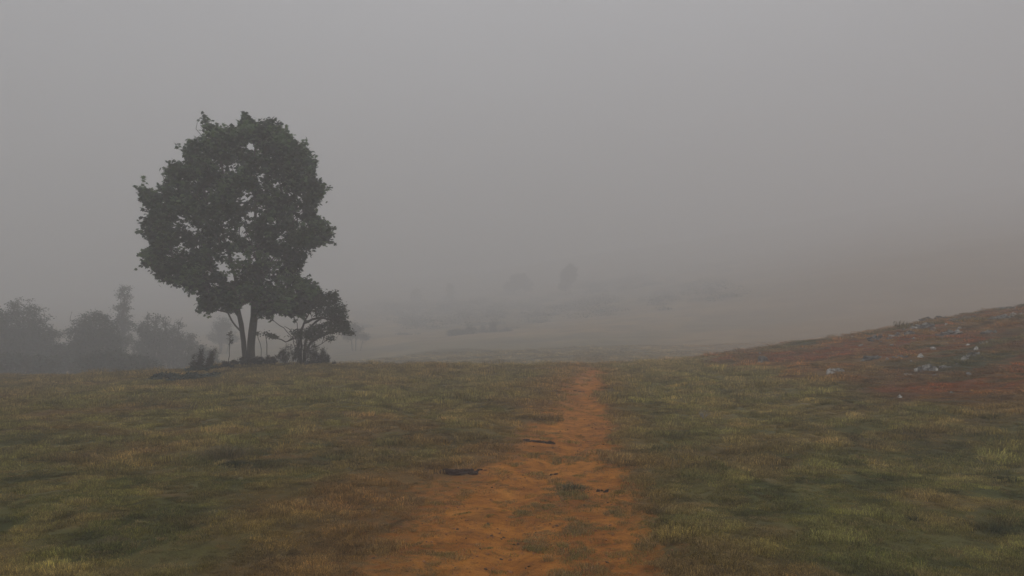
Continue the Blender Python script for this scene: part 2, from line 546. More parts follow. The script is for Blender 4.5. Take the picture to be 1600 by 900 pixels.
# ------------------------------------------------------------------ rocks of the slope (photograph place, size) 
RK = [
    (1195, 567, 24, 10, .02, 1, .8, 'lone grey boulder at the foot of the slope, nearest the path'),
    (1303, 583, 42, 8, .06, 3, .6, 'broken grey outcrop in the red grass, second nearest the path'),
    (1331, 528, 6, 3, .18, 1, .8, 'tiny white stone high on the slope, alone near the crest'),
    (1368, 531, 34, 6, -.04, 3, .6, 'flat grey ledge just right of the tiny white stone'),
    (1396, 528, 24, 6, .05, 2, .6, 'pale slab joined to the right end of the flat grey ledge'),
    (1462, 500, 50, 7, -.05, 4, .6, 'long dark grey ledge along the crest'),
    (1505, 500, 44, 6, -.04, 3, .6, 'dark grey ledge along the crest, right of the longest one'),
    (1440, 513, 46, 6, -.02, 4, .6, 'grey ledge just below the crest, broken in pieces'),
    (1458, 517, 16, 5, .12, 1, .7, 'small whitish block in the middle of the crest ledges'),
    (1482, 522, 44, 6, .0, 3, .6, 'grey slab below the long crest ledge, right of the whitish block'),
    (1420, 522, 22, 5, .05, 2, .6, 'pale flat stone between the two ledge groups'),
    (1360, 560, 40, 4, -.04, 3, .6, 'low dark ledge in mid slope, left of the white blocks'),
    (1405, 559, 32, 4, .02, 2, .6, 'thin grey slab in mid slope, right of the low dark ledge'),
    (1440, 559, 10, 6, .14, 1, .7, 'small white block just above the black-and-white outcrop'),
    (1458, 546, 11, 4, .16, 1, .7, 'white wedge-shaped stone in the green patch'),
    (1434, 581, 12, 6, .20, 1, .8, 'bright white stone at the left end of the black-and-white outcrop'),
    (1450, 579, 32, 9, .05, 3, .7, 'black-and-white jagged outcrop in mid slope'),
    (1474, 575, 26, 4, .02, 2, .6, 'thin slab trailing right from the jagged outcrop'),
    (1508, 563, 16, 7, .14, 2, .7, 'whitish block at the lower end of the stone line near the right edge'),
    (1520, 556, 24, 6, .0, 2, .6, 'grey slab in the middle of the stone line near the right edge'),
    (1525, 547, 10, 6, .18, 1, .8, 'small white block in the stone line near the right edge'),
    (1536, 539, 20, 5, .08, 2, .7, 'pale slab at the top of the stone line near the right edge'),
    (1405, 621, 10, 5, .16, 1, .8, 'small pale stone alone in the lower red grass'),
    (1514, 586, 9, 4, .12, 1, .8, 'small pale stone right of the jagged outcrop'),
    (1487, 614, 8, 3, .06, 1, .8, 'small dull stone alone right of the lower pale one'),
    (1570, 484, 34, 6, -.05, 2, .6, 'dark grey ledge on the crest near the right edge'),
    (1560, 498, 40, 5, .04, 3, .6, 'pale grey ledge just below the crest near the right edge'),
    (1592, 495, 28, 6, .08, 2, .6, 'pale ledge just below the crest at the right edge'),
    (1545, 520, 30, 4, .0, 2, .6, 'thin grey slab above the stone line near the right edge'),
    (1187, 553, 8, 3, .08, 1, .8, 'very small stone above the lone boulder'),
]
ROCK_SPOTS = []
for (px, py, wd, ht, *_r) in RK:
    _p = hit(px, py); ROCK_SPOTS.append((_p.x, _p.y, wd * _p.y / FPX / 2))
for (px, py, wd) in ((715, 743, 92), (754, 740, 26), (840, 693, 66), (866, 744, 26), (940, 771, 30), (905, 613, 30)):
    _p = hit(px, py); ROCK_SPOTS.append((_p.x, _p.y, wd * _p.y / FPX / 2))


# ------------------------------------------------------------------ grass
PROTO = bpy.data.collections.new('grass_prototypes')


def blade_patch(name, n, rad, hmin, hmax, width, lean, dry, seed, dome=False):
    g = np.random.default_rng(seed)
    rr = rad * np.sqrt(g.random(n)); aa = g.random(n) * 2 * np.pi
    bx, by = rr * np.cos(aa), rr * np.sin(aa)
    h = g.uniform(hmin, hmax, n) * (1 - .35 * (rr / rad) ** 2)
    th = g.random(n) * 2 * np.pi
    ln = g.uniform(.15, 1.0, n) * lean
    if dome:
        th = aa + g.normal(0, .6, n); h = g.uniform(hmin, hmax, n); ln = (.25 + rr / rad) * lean * g.uniform(.6, 1.2, n)
    dx, dy = np.cos(th) * ln, np.sin(th) * ln
    wv = g.uniform(.6, 1.2, n) * width
    ph = g.random(n) * np.pi
    wx, wy = np.cos(ph) * wv / 2, np.sin(ph) * wv / 2
    zo = -.015
    p0 = np.stack([bx, by, np.full(n, zo)], 1)
    p1 = np.stack([bx + dx * h * .35, by + dy * h * .35, h * .6], 1)
    p2 = np.stack([bx + dx * h, by + dy * h, h * np.clip(1 - .42 * ln, .12, 1)], 1)
    wd = np.stack([wx, wy, np.zeros(n)], 1)
    V = np.stack([p0 - wd, p0 + wd, p1 + wd * .8, p1 - wd * .8, p2], 1).reshape(-1, 3)
    i = np.arange(n)[:, None] * 5
    Q = i + np.array([[0, 1, 2, 3]]); T = i + np.array([[3, 2, 4]])
    rnd = np.repeat(g.random(n), 5)
    d = np.repeat((g.random(n) < dry) * g.uniform(.3, .9, n), 5)
    o = np_mesh(name, V, [Q, T], M_grass, link=False, attrs={'rnd': rnd, 'dry': d})
    PROTO.objects.link(o)


blade_patch('turf_a', 280, .19, .020, .045, .0038, 1.5, .15, 1)
blade_patch('turf_b', 260, .19, .024, .052, .0038, 1.6, .28, 2)
blade_patch('turf_c', 230, .17, .026, .058, .0036, 1.4, .12, 3)
blade_patch('turf_d', 220, .12, .030, .066, .0035, 1.4, .30, 4, dome=True)
blade_patch('turf_e', 90, .15, .012, .035, .0034, 1.9, .45, 5)     # thin, for the path's edge
blade_patch('turf_f', 150, .06, .045, .085, .0030, 1.2, .30, 6, dome=True)   # little tussocks
blade_patch('turf_g', 8, .12, .08, .15, .0026, .6, 1.0, 8)        # seed stalks


def scatter():
    pts = []
    for (y0, y1, dens, sc) in ((2.2, 9, 175, .52), (9, 16, 70, .78), (16, 27, 24, 1.35), (27, 42, 13, 1.8), (42, 75, 4.5, 2.7)):
        wmax = .72 * y1 + 1.5
        n = int(dens * 2 * wmax * (y1 - y0))
        X = rng.uniform(-wmax, wmax, n); Y = rng.uniform(y0, y1, n)
        k = np.abs(X) < .72 * Y + 1.5
        X, Y = X[k], Y[k]
        pts.append(np.stack([X, Y, np.full(len(X), sc)], 1))
    P = np.concatenate(pts)
    X, Y, sc = P.T
    pm = path_mask(X, Y)
    pg = fbm(X, Y, .8, 3, 101)
    # grassy tongues left standing in the path
    tuft = np.exp(-(((X - .62) / .42) ** 2 + ((Y - 7.9) / .45) ** 2)) * 1.4
    tuft += np.exp(-(((X - .58) / .36) ** 2 + ((Y - 5.7) / .7) ** 2)) * 1.0 + np.exp(-(((X + .45) / .3) ** 2 + ((Y - 9.4) / .5) ** 2)) * .8
    tuft += np.exp(-(((X - .95) / .3) ** 2 + ((Y - 14.) / 4) ** 2)) * .5
    keep = rng.random(len(X)) < np.clip(1.05 - pm * 1.15 + np.maximum(pg - .04, 0) * 1.3 + .12 + tuft * .8, .09, 1)
    for (rx, ry, rw) in ROCK_SPOTS:
        keep &= ~((np.abs(X - rx) < rw * 1.0) & (np.abs(Y - ry) < rw * .75 + .1))
    keep &= ~((Y > 11) & (pm > .4) & (rng.random(len(X)) < .55))
    X, Y, sc, pm = X[keep], Y[keep], sc[keep], pm[keep]
    Z = ground_z(X, Y)
    n1 = fbm(X, Y, .55, 3, 111); n2 = fbm(X, Y, .3, 2, 117)
    hill = rust_mask(X, Y)
    v = rng.random(len(X)) + .35 * n1 + .25 * n2
    idx = np.select([v < .35, v < .65, v < .95, v < 1.25], [0, 1, 2, 3], 3)
    idx = np.where(rng.random(len(X)) < .055 * (1 + 1.5 * n1), 5, idx)
    idx = np.where(rng.random(len(X)) < .010, 6, idx)
    idx = np.where((hill > .5) & (idx == 2), 1, idx)
    idx = np.where((pm > .35) & (rng.random(len(X)) < .6), 4, idx)
    s = sc * (1 + .30 * n1 + .35 * n2) * rng.uniform(.75, 1.25, len(X))
    s = np.where(pm > .35, s * rng.uniform(.6, 1.05, len(X)), s)
    s = np.where(idx == 6, s * .8, s)
    s = np.clip(s, .55 * sc, 3.5)
    n3 = fbm(X, Y, .22, 2, 119)
    tint = turf_col(X, Y) * (rng.uniform(.65, 1.35, (len(X), 1)) * (1 + .38 * np.clip(n2, -.8, .8) + .35 * np.clip(n3, -.9, .9))[:, None])  # low spots tinted darker, painting shade into gaps between tufts
    onp = sstep(.30, .75, pm)[:, None]
    gcol = np.where((rng.random(len(X)) < .55)[:, None], STRAW * .85, GREEN * 1.15)
    tint = tint * (1 - onp * .8) + gcol * onp * .8
    pale = rng.random(len(X)) < .11; tint[pale] = tint[pale] * .4 + STRAW * .75
    me = bpy.data.meshes.new('grass')
    me.vertices.add(len(X)); me.vertices.foreach_set('co', np.stack([X, Y, Z], 1).astype(np.float32).ravel())
    a = me.attributes.new('tint', 'FLOAT_COLOR', 'POINT')
    c = np.ones((len(X), 4), np.float32); c[:, :3] = tint; a.data.foreach_set('color', c.ravel())
    a = me.attributes.new('scl', 'FLOAT_VECTOR', 'POINT')
    # height grows less than width with distance
    hs_ = np.where(sc > 1.2, 1.2 / sc, 1) * (1 + .6 * sstep(20, 26, Y) * np.maximum(n1, 0)) * (1 - .45 * hill) * np.clip(1 + .45 * n2 + .3 * fbm(X, Y, .16, 2, 121), .68, 1.6) * .92
    sv = np.stack([s, s, s * hs_], 1).astype(np.float32)
    a.data.foreach_set('vector', sv.ravel())
    a = me.attributes.new('rot', 'FLOAT_VECTOR', 'POINT')
    rv = np.stack([rng.normal(0, .12, len(X)), rng.normal(0, .12, len(X)), rng.random(len(X)) * 6.283], 1).astype(np.float32)
    a.data.foreach_set('vector', rv.ravel())
    a = me.attributes.new('pick', 'INT', 'POINT'); a.data.foreach_set('value', idx.astype(np.int32))
    me.materials.append(M_grass)
    o = bpy.data.objects.new('grass', me); COL.objects.link(o)
    prop(o, 'short mottled green and straw grass covering the pasture', 'grass', kind='stuff')
    g = bpy.data.node_groups.new('grass_scatter', 'GeometryNodeTree')
    g.interface.new_socket('Geometry', in_out='INPUT', socket_type='NodeSocketGeometry')
    g.interface.new_socket('Geometry', in_out='OUTPUT', socket_type='NodeSocketGeometry')
    n = g.nodes; l = g.links.new
    gi = n.new('NodeGroupInput'); go = n.new('NodeGroupOutput')
    ci = n.new('GeometryNodeCollectionInfo'); ci.inputs['Collection'].default_value = PROTO
    ci.inputs['Separate Children'].default_value = True; ci.inputs['Reset Children'].default_value = True
    ip = n.new('GeometryNodeInstanceOnPoints'); ip.inputs['Pick Instance'].default_value = True
    def na(t, nm):
        q = n.new('GeometryNodeInputNamedAttribute'); q.data_type = t; q.inputs['Name'].default_value = nm
        return q.outputs['Attribute']
    l(gi.outputs[0], ip.inputs['Points']); l(ci.outputs[0], ip.inputs['Instance'])
    l(na('INT', 'pick'), ip.inputs['Instance Index'])
    l(na('FLOAT_VECTOR', 'rot'), ip.inputs['Rotation']); l(na('FLOAT_VECTOR', 'scl'), ip.inputs['Scale'])
    l(ip.outputs[0], go.inputs[0])
    md = o.modifiers.new('scatter', 'NODES'); md.node_group = g
    print('grass patches', len(X))


scatter()


def scatter_crumbs():
    g = np.random.default_rng(88)
    proto = bpy.data.collections.new('crumb_prototypes')
    m = plain_mat('soil_crumb', (.16, .055, .022), (.50, .24, .11), 25)
    m2 = plain_mat('humus_crumb', (.06, .03, .018), (.16, .08, .04), 25)
    for q in range(4):
        V, F = ico(1)
        V = V * g.uniform(.6, 1.1, (len(V), 1)) * np.array([1, g.uniform(.6, 1), g.uniform(.4, .6)])
        o = np_mesh('crumb_%s' % 'abcd'[q], V, F, m if q < 3 else m2, link=False); proto.objects.link(o)
    n = 60000
    Y = g.uniform(3.5, 16, n) ; X = g.uniform(-2.2, 2.8, n)
    pm = path_mask(X, Y); cl = fbm(X, Y, .6, 3, 300)
    k = (g.random(n) < pm * (.30 + .5 * cl)) & (pm > .2); X, Y = X[k], Y[k]
    s = .0035 * (1 + g.pareto(2.2, len(X))); s = np.clip(s, .003, .022)
    me = bpy.data.meshes.new('soil_crumbs')
    me.vertices.add(len(X)); me.vertices.foreach_set('co', np.stack([X, Y, ground_z(X, Y) + s * .1], 1).astype(np.float32).ravel())
    for nm, v in (('scl', np.stack([s, s, s], 1)), ('rot', g.random((len(X), 3)) * [.5, .5, 6.28])):
        a = me.attributes.new(nm, 'FLOAT_VECTOR', 'POINT'); a.data.foreach_set('vector', v.astype(np.float32).ravel())
    a = me.attributes.new('pick', 'INT', 'POINT'); a.data.foreach_set('value', g.integers(0, 4, len(X)).astype(np.int32))
    me.materials.append(m)
    o = bpy.data.objects.new('soil_crumbs', me); COL.objects.link(o)
    prop(o, 'loose orange soil crumbs strewn over the dirt path', 'soil', kind='stuff')
    gr = bpy.data.node_groups['grass_scatter'].copy()
    for nd in gr.nodes:
        if nd.bl_idname == 'GeometryNodeCollectionInfo': nd.inputs['Collection'].default_value = proto
    md = o.modifiers.new('scatter', 'NODES'); md.node_group = gr
    print('crumbs', len(X))


# ------------------------------------------------------------------ plants
def tube(P, Rd, sides=7):
    P = np.asarray(P, float); Rd = np.asarray(Rd, float); n = len(P)
    T = np.gradient(P, axis=0); T /= np.linalg.norm(T, axis=1)[:, None] + 1e-9
    ref = np.array([.31, .95, .05]); A = np.cross(T, ref); A /= np.linalg.norm(A, axis=1)[:, None] + 1e-9
    B = np.cross(T, A)
    an = np.arange(sides) / sides * 2 * np.pi
    V = P[:, None] + Rd[:, None, None] * (A[:, None] * np.cos(an)[None, :, None] + B[:, None] * np.sin(an)[None, :, None])
    V = V.reshape(-1, 3)
    i = np.arange(n - 1)[:, None] * sides; k = np.arange(sides)[None]
    k2 = (k + 1) % sides
    F = np.stack([i + k, i + k2, i + sides + k2, i + sides + k], -1).reshape(-1, 4)
    V = np.vstack([V, P[-1] + T[-1] * Rd[-1]])
    tip = len(V) - 1; b = (n - 1) * sides
    C = np.stack([b + np.arange(sides), b + (np.arange(sides) + 1) % sides, np.full(sides, tip)], 1)
    return V, F, C


def merge(parts):
    Vs, Fs, Cs = [], [], []; o = 0
    for V, F, C in parts:
        Vs.append(V); Fs.append(F + o); Cs.append(C + o); o += len(V)
    return np.vstack(Vs), [np.vstack(Fs), np.vstack(Cs)]


class Skel:
    def __init__(self, g):
        self.p = []; self.par = []; self.grp = []; self.len = []; self.cnt = []; self.g = g; self.ng = 0; self.split = True
    def add(self, p, par, grp):
        self.p.append(np.array(p, float)); self.par.append(par); self.grp.append(grp)
        self.len.append(0 if par < 0 else self.len[par] + np.linalg.norm(self.p[-1] - self.p[par]))
        self.cnt.append(0)
        return len(self.p) - 1
    def line(self, pts, par, grp, step=.3, jit=.02):
        pts = [np.array(q, float) for q in pts]
        if par < 0: par = self.add(pts[0], -1, grp)
        a = self.p[par]
        for q in (pts if par >= 0 and not np.allclose(pts[0], a) else pts[1:]):
            n = max(1, int(np.linalg.norm(q - a) / step))
            for k in range(1, n + 1):
                par = self.add(a + (q - a) * k / n + self.g.normal(0, jit, 3) * (k < n), par, grp)
            a = q
        return par
    def reach(self, t, up=.5, new_limb_from=('T',), step=.3, wiggle=.05, minlen=0.0):
        t = np.array(t, float); P = np.array(self.p)
        d = np.linalg.norm(P - t, axis=1)
        hz = np.linalg.norm((P - t)[:, :2], axis=1)
        pen = np.maximum(0, P[:, 2] - (t[2] - up * hz))       # branch should leave below its target
        cost = d + 1.6 * pen + .28 * np.array(self.len)
        k = int(np.argmin(cost)); a = self.p[k]
        grp = self.grp[k]
        if grp[0] == 'T' and self.split:
            self.ng += 1; grp = 'L%d' % self.ng
        L_ = np.linalg.norm(t - a); n = max(2, int(L_ / step))
        pd = a - self.p[self.par[k]] if self.par[k] >= 0 else np.array([0, 0, 1.])
        pd = pd / (np.linalg.norm(pd) + 1e-9)
        c1 = a + (pd * .35 + (t - a) / L_ * .65) * L_ * .4
        c2 = t - np.array([(t - a)[0], (t - a)[1], 0]) * .35 + np.array([0, 0, .04 * L_])
        par = k
        for i in range(1, n + 1):
            s = i / n
            q = (1 - s)**3 * a + 3 * s * (1 - s)**2 * c1 + 3 * s * s * (1 - s) * c2 + s**3 * t
            if i < n: q = q + self.g.normal(0, wiggle * step, 3)
            par = self.add(q, par, grp)
        j = par
        while j >= 0:
            self.cnt[j] += 1; j = self.par[j]
        return par
    def meshes(self, r0, expo, rmax=None):
        """chains of nodes grouped by limb -> {grp: (V,F)}"""
        n = len(self.p); rad = [r0 * max(c, 1) ** expo * ((rmax or {}).get(self.grp[i], 1)) for i, c in enumerate(self.cnt)]
        ch = [[] for _ in range(n)]
        for i, q in enumerate(self.par):
            if q >= 0: ch[q].append(i)
        res = {}
        starts = [(i, -1) for i in range(n) if self.par[i] < 0]
        while starts:
            s, pr = starts.pop()
            pts = []; rr = []
            if pr >= 0:
                pts.append(self.p[pr]); rr.append(min(rad[s] * 1.15, rad[pr]))
            grp = self.grp[s]; cur = s
            while True:
                pts.append(self.p[cur]); rr.append(rad[cur])
                c = [x for x in ch[cur] if self.grp[x] == grp]
                nxt = max(c, key=lambda x: self.cnt[x]) if c else None
                for x in ch[cur]:
                    if x != nxt: starts.append((x, cur))
                if nxt is None: break
                cur = nxt
            if len(pts) < 2: continue
            rr[-1] = min(rr[-1], r0 * .6)
            rr = np.array(rr)
            if len(rr) > 4:
                k = np.convolve(np.pad(rr, 1, 'edge'), [.25, .5, .25], 'valid'); rr = k
            sides = 10 if rr.max() > .06 else (6 if rr.max() > .02 else 4)
            res.setdefault(grp, []).append(tube(pts, rr, sides))
        return {k: merge(v) for k, v in res.items()}


MAPLE = np.array([(0, 0), (.05, -.02), (.34, -.10), (.30, .12), (.62, .22), (.36, .42), (.42, .62), (.17, .60), (0, 1.0),
                  (-.17, .60), (-.42, .62), (-.36, .42), (-.62, .22), (-.30, .12), (-.34, -.10), (-.05, -.02)])
MAPLE_F = [(0, 2, 3), (0, 3, 5), (3, 4, 5), (0, 5, 7), (5, 6, 7), (0, 7, 8), (0, 8, 9), (0, 9, 11), (9, 10, 11), (0, 11, 13), (11, 12, 13), (0, 13, 14)]
OVAL = np.array([(0, 0), (.28, .35), (.22, .75), (0, 1), (-.22, .75), (-.28, .35)])
OVAL_F = [(0, 1, 2), (0, 2, 3), (0, 3, 4), (0, 4, 5)]
NEEDLE = np.array([(0, 0), (.07, .3), (0, 1), (-.07, .3)])
NEEDLE_F = [(0, 1, 2), (0, 2, 3)]


def leaves_mesh(name, P, size, shape, material, parent, g, up=.75, shade=None, outward=None):
    """one mesh of many separate leaves; each hangs from P, its face roughly upwards"""
    tpl, fc = {'maple': (MAPLE, MAPLE_F), 'oval': (OVAL, OVAL_F), 'needle': (NEEDLE, NEEDLE_F)}[shape]
    n = len(P)
    nz = g.normal(0, 1, (n, 3)); nz[:, 2] = np.abs(nz[:, 2]) + up * 2
    nz /= np.linalg.norm(nz, axis=1)[:, None]
    d = g.normal(0, 1, (n, 3)); d[:, 2] -= .5
    if outward is not None: d += outward * 1.2
    d -= nz * (d * nz).sum(1)[:, None]; d /= np.linalg.norm(d, axis=1)[:, None] + 1e-9
    s = np.cross(d, nz)
    sz = (size * g.uniform(.65, 1.25, n))[:, None, None]
    x = tpl[:, 0][None, :, None]; y = tpl[:, 1][None, :, None]
    droop = -.22 * (y ** 2) - .12 * np.abs(x)
    V = P[:, None] + sz * (s[:, None] * x + d[:, None] * y + nz[:, None] * droop)
    m = len(tpl)
    F = (np.arange(n)[:, None, None] * m + np.array(fc)[None]).reshape(-1, 3)
    r = g.random(n) if shade is None else np.clip(shade + g.normal(0, .18, n), 0, 1)
    return np_mesh(name, V.reshape(-1, 3), F, material, parent=parent, attrs={'rnd': np.repeat(r, m)})


def inpoly(x, y, poly):
    x = np.asarray(x); y = np.asarray(y); c = np.zeros(x.shape, bool)
    px, py = poly[:, 0], poly[:, 1]; j = len(poly) - 1
    for i in range(len(poly)):
        t = ((py[i] > y) != (py[j] > y)) & (x < (px[j] - px[i]) * (y - py[i]) / (py[j] - py[i] + 1e-12) + px[i])
        c ^= t; j = i
    return c


# ------------------------------------------------------------------ the maple
def maple():
    g = np.random.default_rng(11)
    Yt = 30.5
    base = at_depth(388, 556, Yt)
    bz = gz(base.x, Yt)
    root = thing('maple_tree', 'tall dark green broadleaf tree with two trunks on the grassy rise', 'tree', (base.x, Yt, bz))
    k = Yt / FPX
    def loc(px, py, dy=0.0):            # photograph pixel -> metres from the tree's base
        q = at_depth(px, py, Yt)
        return np.array([q.x - base.x, dy, q.z - bz])
    out_px = np.array([(410,28),(426,58),(455,66),(490,48),(522,66),(560,112),(600,142),(634,178),(612,215),(655,252),(645,300),(622,330),
        (632,362),(664,374),(680,408),(642,440),(604,478),(582,520),(560,545),(600,562),(640,590),(628,632),(565,655),(520,640),(488,668),(455,655),(436,612),
        (400,624),(372,632),(330,628),(262,656),(256,645),(300,602),(282,572),(238,586),(175,562),(128,548),(146,512),(96,508),(66,476),
        (120,450),(86,410),(90,368),(110,346),(74,300),(62,258),(130,280),(162,248),(148,203),(190,190),(226,200),(214,150),(230,118),
        (274,106),(280,42),(312,70),(350,74),(382,82),(402,60)], float)
    poly = np.array([loc(180 + a / 2, 160 + b / 2)[[0, 2]] for a, b in out_px])
    cx = loc(385, 0)[0]
    def half(z, side):
        xs = np.linspace(0, 5, 60) * side + cx
        ok = inpoly(xs, np.full(60, z), poly)
        return max(.4, np.abs(xs[ok] - cx).max() if ok.any() else .4)
    zs = np.linspace(poly[:, 1].min(), poly[:, 1].max(), 60)
    hw = {s: np.array([half(z, s) for z in zs]) for s in (-1, 1)}
    def halfw(x, z):
        return np.where(x < cx, np.interp(z, zs, hw[-1]), np.interp(z, zs, hw[1]))
    def proj(x, y, z):               # where a point of the crown shows against the crown's middle plane
        f = Yt / (Yt + y)
        return (base.x + x) * f - base.x, (bz + z - CAM_Z) * f + CAM_Z - bz
    # clump centres: spread through the crown, thinner inside
    C = []
    tries = 0
    lo, hi = poly.min(0), poly.max(0)
    while len(C) < 280 and tries < 60000:
        tries += 1
        x = g.uniform(lo[0], hi[0]); z = g.uniform(lo[1], hi[1])
        h = float(halfw(np.array(x), np.array(z))); dmax = min(h, 3.4) * .95
        y = g.uniform(-1, 1) * dmax
        rad = math.hypot((x - cx) / h, y / (dmax + 1e-6))
        if rad > 1.02: continue
        if g.random() > .25 + rad: continue
        p = np.array([x, y, z])
        xp, zp = proj(x, y, z)
        if not inpoly(np.array([xp]), np.array([zp]), poly)[0]: continue
        if C and min(np.linalg.norm((p - c) * [1, 1, 1.35]) for c in C) < .54: continue
        C.append(p)
    # clumps right on the outline
    m = len(poly)
    for i in range(m):
        a, b = poly[i], poly[(i + 1) % m]
        L_ = np.linalg.norm(b - a)
        for s in np.arange(.15, L_, .42):
            q = a + (b - a) * s / L_
            q = q + (np.array([cx, 4.9]) - q) / np.linalg.norm(np.array([cx, 4.9]) - q) * .22
            C.append(np.array([q[0], g.normal(0, .6), q[1]]))
    for (px, py) in ((322, 478), (332, 472), (340, 462), (352, 466), (362, 460), (350, 474), (372, 462), (366, 470), (330, 462), (345, 455), (358, 450), (380, 468), (318, 455), (305, 445), (442, 466), (455, 474), (468, 470), (480, 478), (488, 466),
                     (470, 484), (455, 462), (432, 472), (488, 452), (410, 462), (395, 468), (420, 470), (478, 460), (466, 478), (386, 475)):
        C.append(loc(px, py, g.normal(0, .7)))
    for (px, py) in ((322, 400), (330, 412), (338, 396), (345, 420), (352, 404), (318, 420), (335, 430), (300, 410), (312, 395)):
        C.append(loc(px, py, g.normal(0, 1.2)))
    C = np.array(C)
    sk = Skel(g)
    A = [loc(392, 560), loc(392, 545), loc(394, 520), loc(397, 495), loc(396, 470), loc(399, 440), loc(402, 400, .1), loc(398, 350, .2), loc(396, 290, .1), loc(398, 230, 0)]
    A[0][2] = -.25
    B = [loc(384, 560, -.05), loc(382, 545, -.05), loc(380, 520, -.1), loc(376, 495, -.12), loc(374, 470, -.15), loc(370, 430, -.25), loc(358, 380, -.4), loc(340, 310, -.4)]
    B[0][2] = -.25
    sk.line(A, -1, 'TA', .22, .012); sk.line(B, -1, 'TB', .22, .012)
    fork = sk.add(loc(405, 425, .15), [i for i, q in enumerate(sk.p) if sk.grp[i] == 'TA' and abs(q[2] - A[5][2]) < .25][0], 'TA')
    sk.line([loc(420, 380, .3), loc(440, 310, .5), loc(450, 250, .5)], fork, 'TA', .25, .015)
    order = np.argsort([np.linalg.norm(c - A[5]) for c in C])
    tips = [sk.reach(C[i], up=.55, wiggle=.25, step=.28) for i in order]
    for grp, (V, F) in sk.meshes(.011, .48, {'TB': .68}).items():
        if grp[0] == 'T':
            # flare at the root
            r2 = np.clip((.5 - V[:, 2]) / .5, 0, 1.3) ** 2
            ax = A[0] if grp == 'TA' else B[0]
            V[:, 0] = ax[0] + (V[:, 0] - ax[0]) * (1 + .35 * r2)
            V[:, 1] = ax[1] + (V[:, 1] - ax[1]) * (1 + .35 * r2)
        np_mesh('trunk' if grp[0] == 'T' else 'limb', V, F, M_bark, smooth=True, parent=root)
    # leaves, in flattened sprays around each clump centre
    LP = []; SH = []; OUT = []
    for c in C:
        n = int(g.uniform(80, 150))
        q = g.normal(0, 1, (n, 3)); q /= np.linalg.norm(q, axis=1)[:, None]
        q *= (g.random(n) ** .45)[:, None]
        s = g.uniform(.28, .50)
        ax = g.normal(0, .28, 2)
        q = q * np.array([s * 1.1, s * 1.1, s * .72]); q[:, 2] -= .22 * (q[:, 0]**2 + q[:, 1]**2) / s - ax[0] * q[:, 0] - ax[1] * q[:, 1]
        LP.append(c + q); SH.append(np.full(n, g.choice([.08, .35, .6, .9]) + .25 * np.clip(q[:, 2] / s, -1, 1))); OUT.append(q / (np.linalg.norm(q, axis=1)[:, None] + 1e-6) * .6)  # leaf tone paler towards each clump's top: painted light, darker undersides
    LP = np.vstack(LP); SH = np.concatenate(SH); OUT = np.vstack(OUT)
    T = LP + OUT * .12
    TX, TZ_ = proj(T[:, 0], T[:, 1], T[:, 2])
    dx = g.normal(0, .085, len(LP)) + .07 * fbm(LP[:, 2] * 3, LP[:, 0] * 3, 1.0, 2, 5)
    dz = g.normal(0, .085, len(LP)) + .07 * fbm(LP[:, 0] * 3, LP[:, 2] * 3, 1.0, 2, 6)
    lowr = np.hypot((TX - loc(465, 470)[0]) / .95, (TZ_ - loc(465, 470)[2]) / .55) < 1.1
    lowl = np.hypot((TX - loc(345, 464)[0]) / .80, (TZ_ - loc(345, 464)[2]) / .50) < 1.1
    ok = inpoly(TX + dx, TZ_ + dz, poly) | lowr | lowl
    LP, SH, OUT = LP[ok], SH[ok], OUT[ok]
    # leafy shoots that break the outline
    twigs = []; sl, ss, so = [], [], []
    mid = np.array([cx, 0, 4.9])
    pool = LP[np.linalg.norm((LP - mid) / np.array([3.6, 3.3, 3.9]), axis=1) > .72]
    for q in pool[g.choice(len(pool), 620, replace=False)]:
        d = (q - mid) / np.linalg.norm(q - mid)
        d = d * .8 + g.normal(0, .35, 3) + np.array([0, 0, .45 if q[2] > 6 else (-.05 if q[2] > 4 else -.35)])
        d /= np.linalg.norm(d); ln = g.uniform(.18, .46)
        a = q - d * .15; e = q + d * ln
        ex, ez = proj(e[0], e[1], e[2])
        o_ = inpoly(np.array([ex]), np.array([ez]), poly)[0]
        if not o_ and (ln > .42 or g.random() < .25): continue
        twigs.append(tube([a, (a + e) / 2 + [0, 0, .02], e], [.006, .005, .003], 3))
        nl = int(5 + ln * 22)
        t = g.random(nl)[:, None] ** .7
        sl.append(a + (e - a) * t + g.normal(0, .045, (nl, 3))); ss.append(np.full(nl, g.uniform(.3, .9))); so.append(np.tile(d, (nl, 1)))
    tips_px = [(410,28),(426,58),(490,48),(520,64),(280,42),(300,66),(350,74),(230,118),(222,150),(148,203),(190,192),(62,258),(74,300),(86,368),(92,410),(66,476),(96,508),
               (128,548),(262,656),(300,640),(655,252),(645,300),(664,374),(680,408),(642,440),(634,178),(600,142),(560,112),(640,590),(628,632),(565,655),(175,562),(238,586),(455,60),(384,76)]
    for (a_, b_) in tips_px:
        tp = loc(180 + a_ / 2, 160 + b_ / 2); tp = np.array([tp[0], g.normal(0, .35), tp[2]])
        f = (Yt + tp[1]) / Yt; tp[0] = (base.x + tp[0]) * f - base.x; tp[2] = (bz + tp[2] - CAM_Z) * f + CAM_Z - bz
        d0 = tp - mid; d0 /= np.linalg.norm(d0)
        for q in range(5):
            d = d0 * .9 + g.normal(0, .3, 3); d /= np.linalg.norm(d)
            e = tp - d0 * .04 + g.normal(0, .07, 3) * (q > 0) - d0 * .12 * q; a = e - d * .75
            twigs.append(tube([a, (a + e) / 2 + [0, 0, .03], e], [.009, .006, .003], 3))
            t = g.random(26)[:, None] ** .8
            sl.append(a + (e - a) * t + g.normal(0, .05, (26, 3)) * (1.3 - t)); ss.append(np.full(26, g.uniform(.3, .9))); so.append(np.tile(d, (26, 1)))
    LP = np.vstack([LP] + sl); SH = np.concatenate([SH] + ss); OUT = np.vstack([OUT] + so)
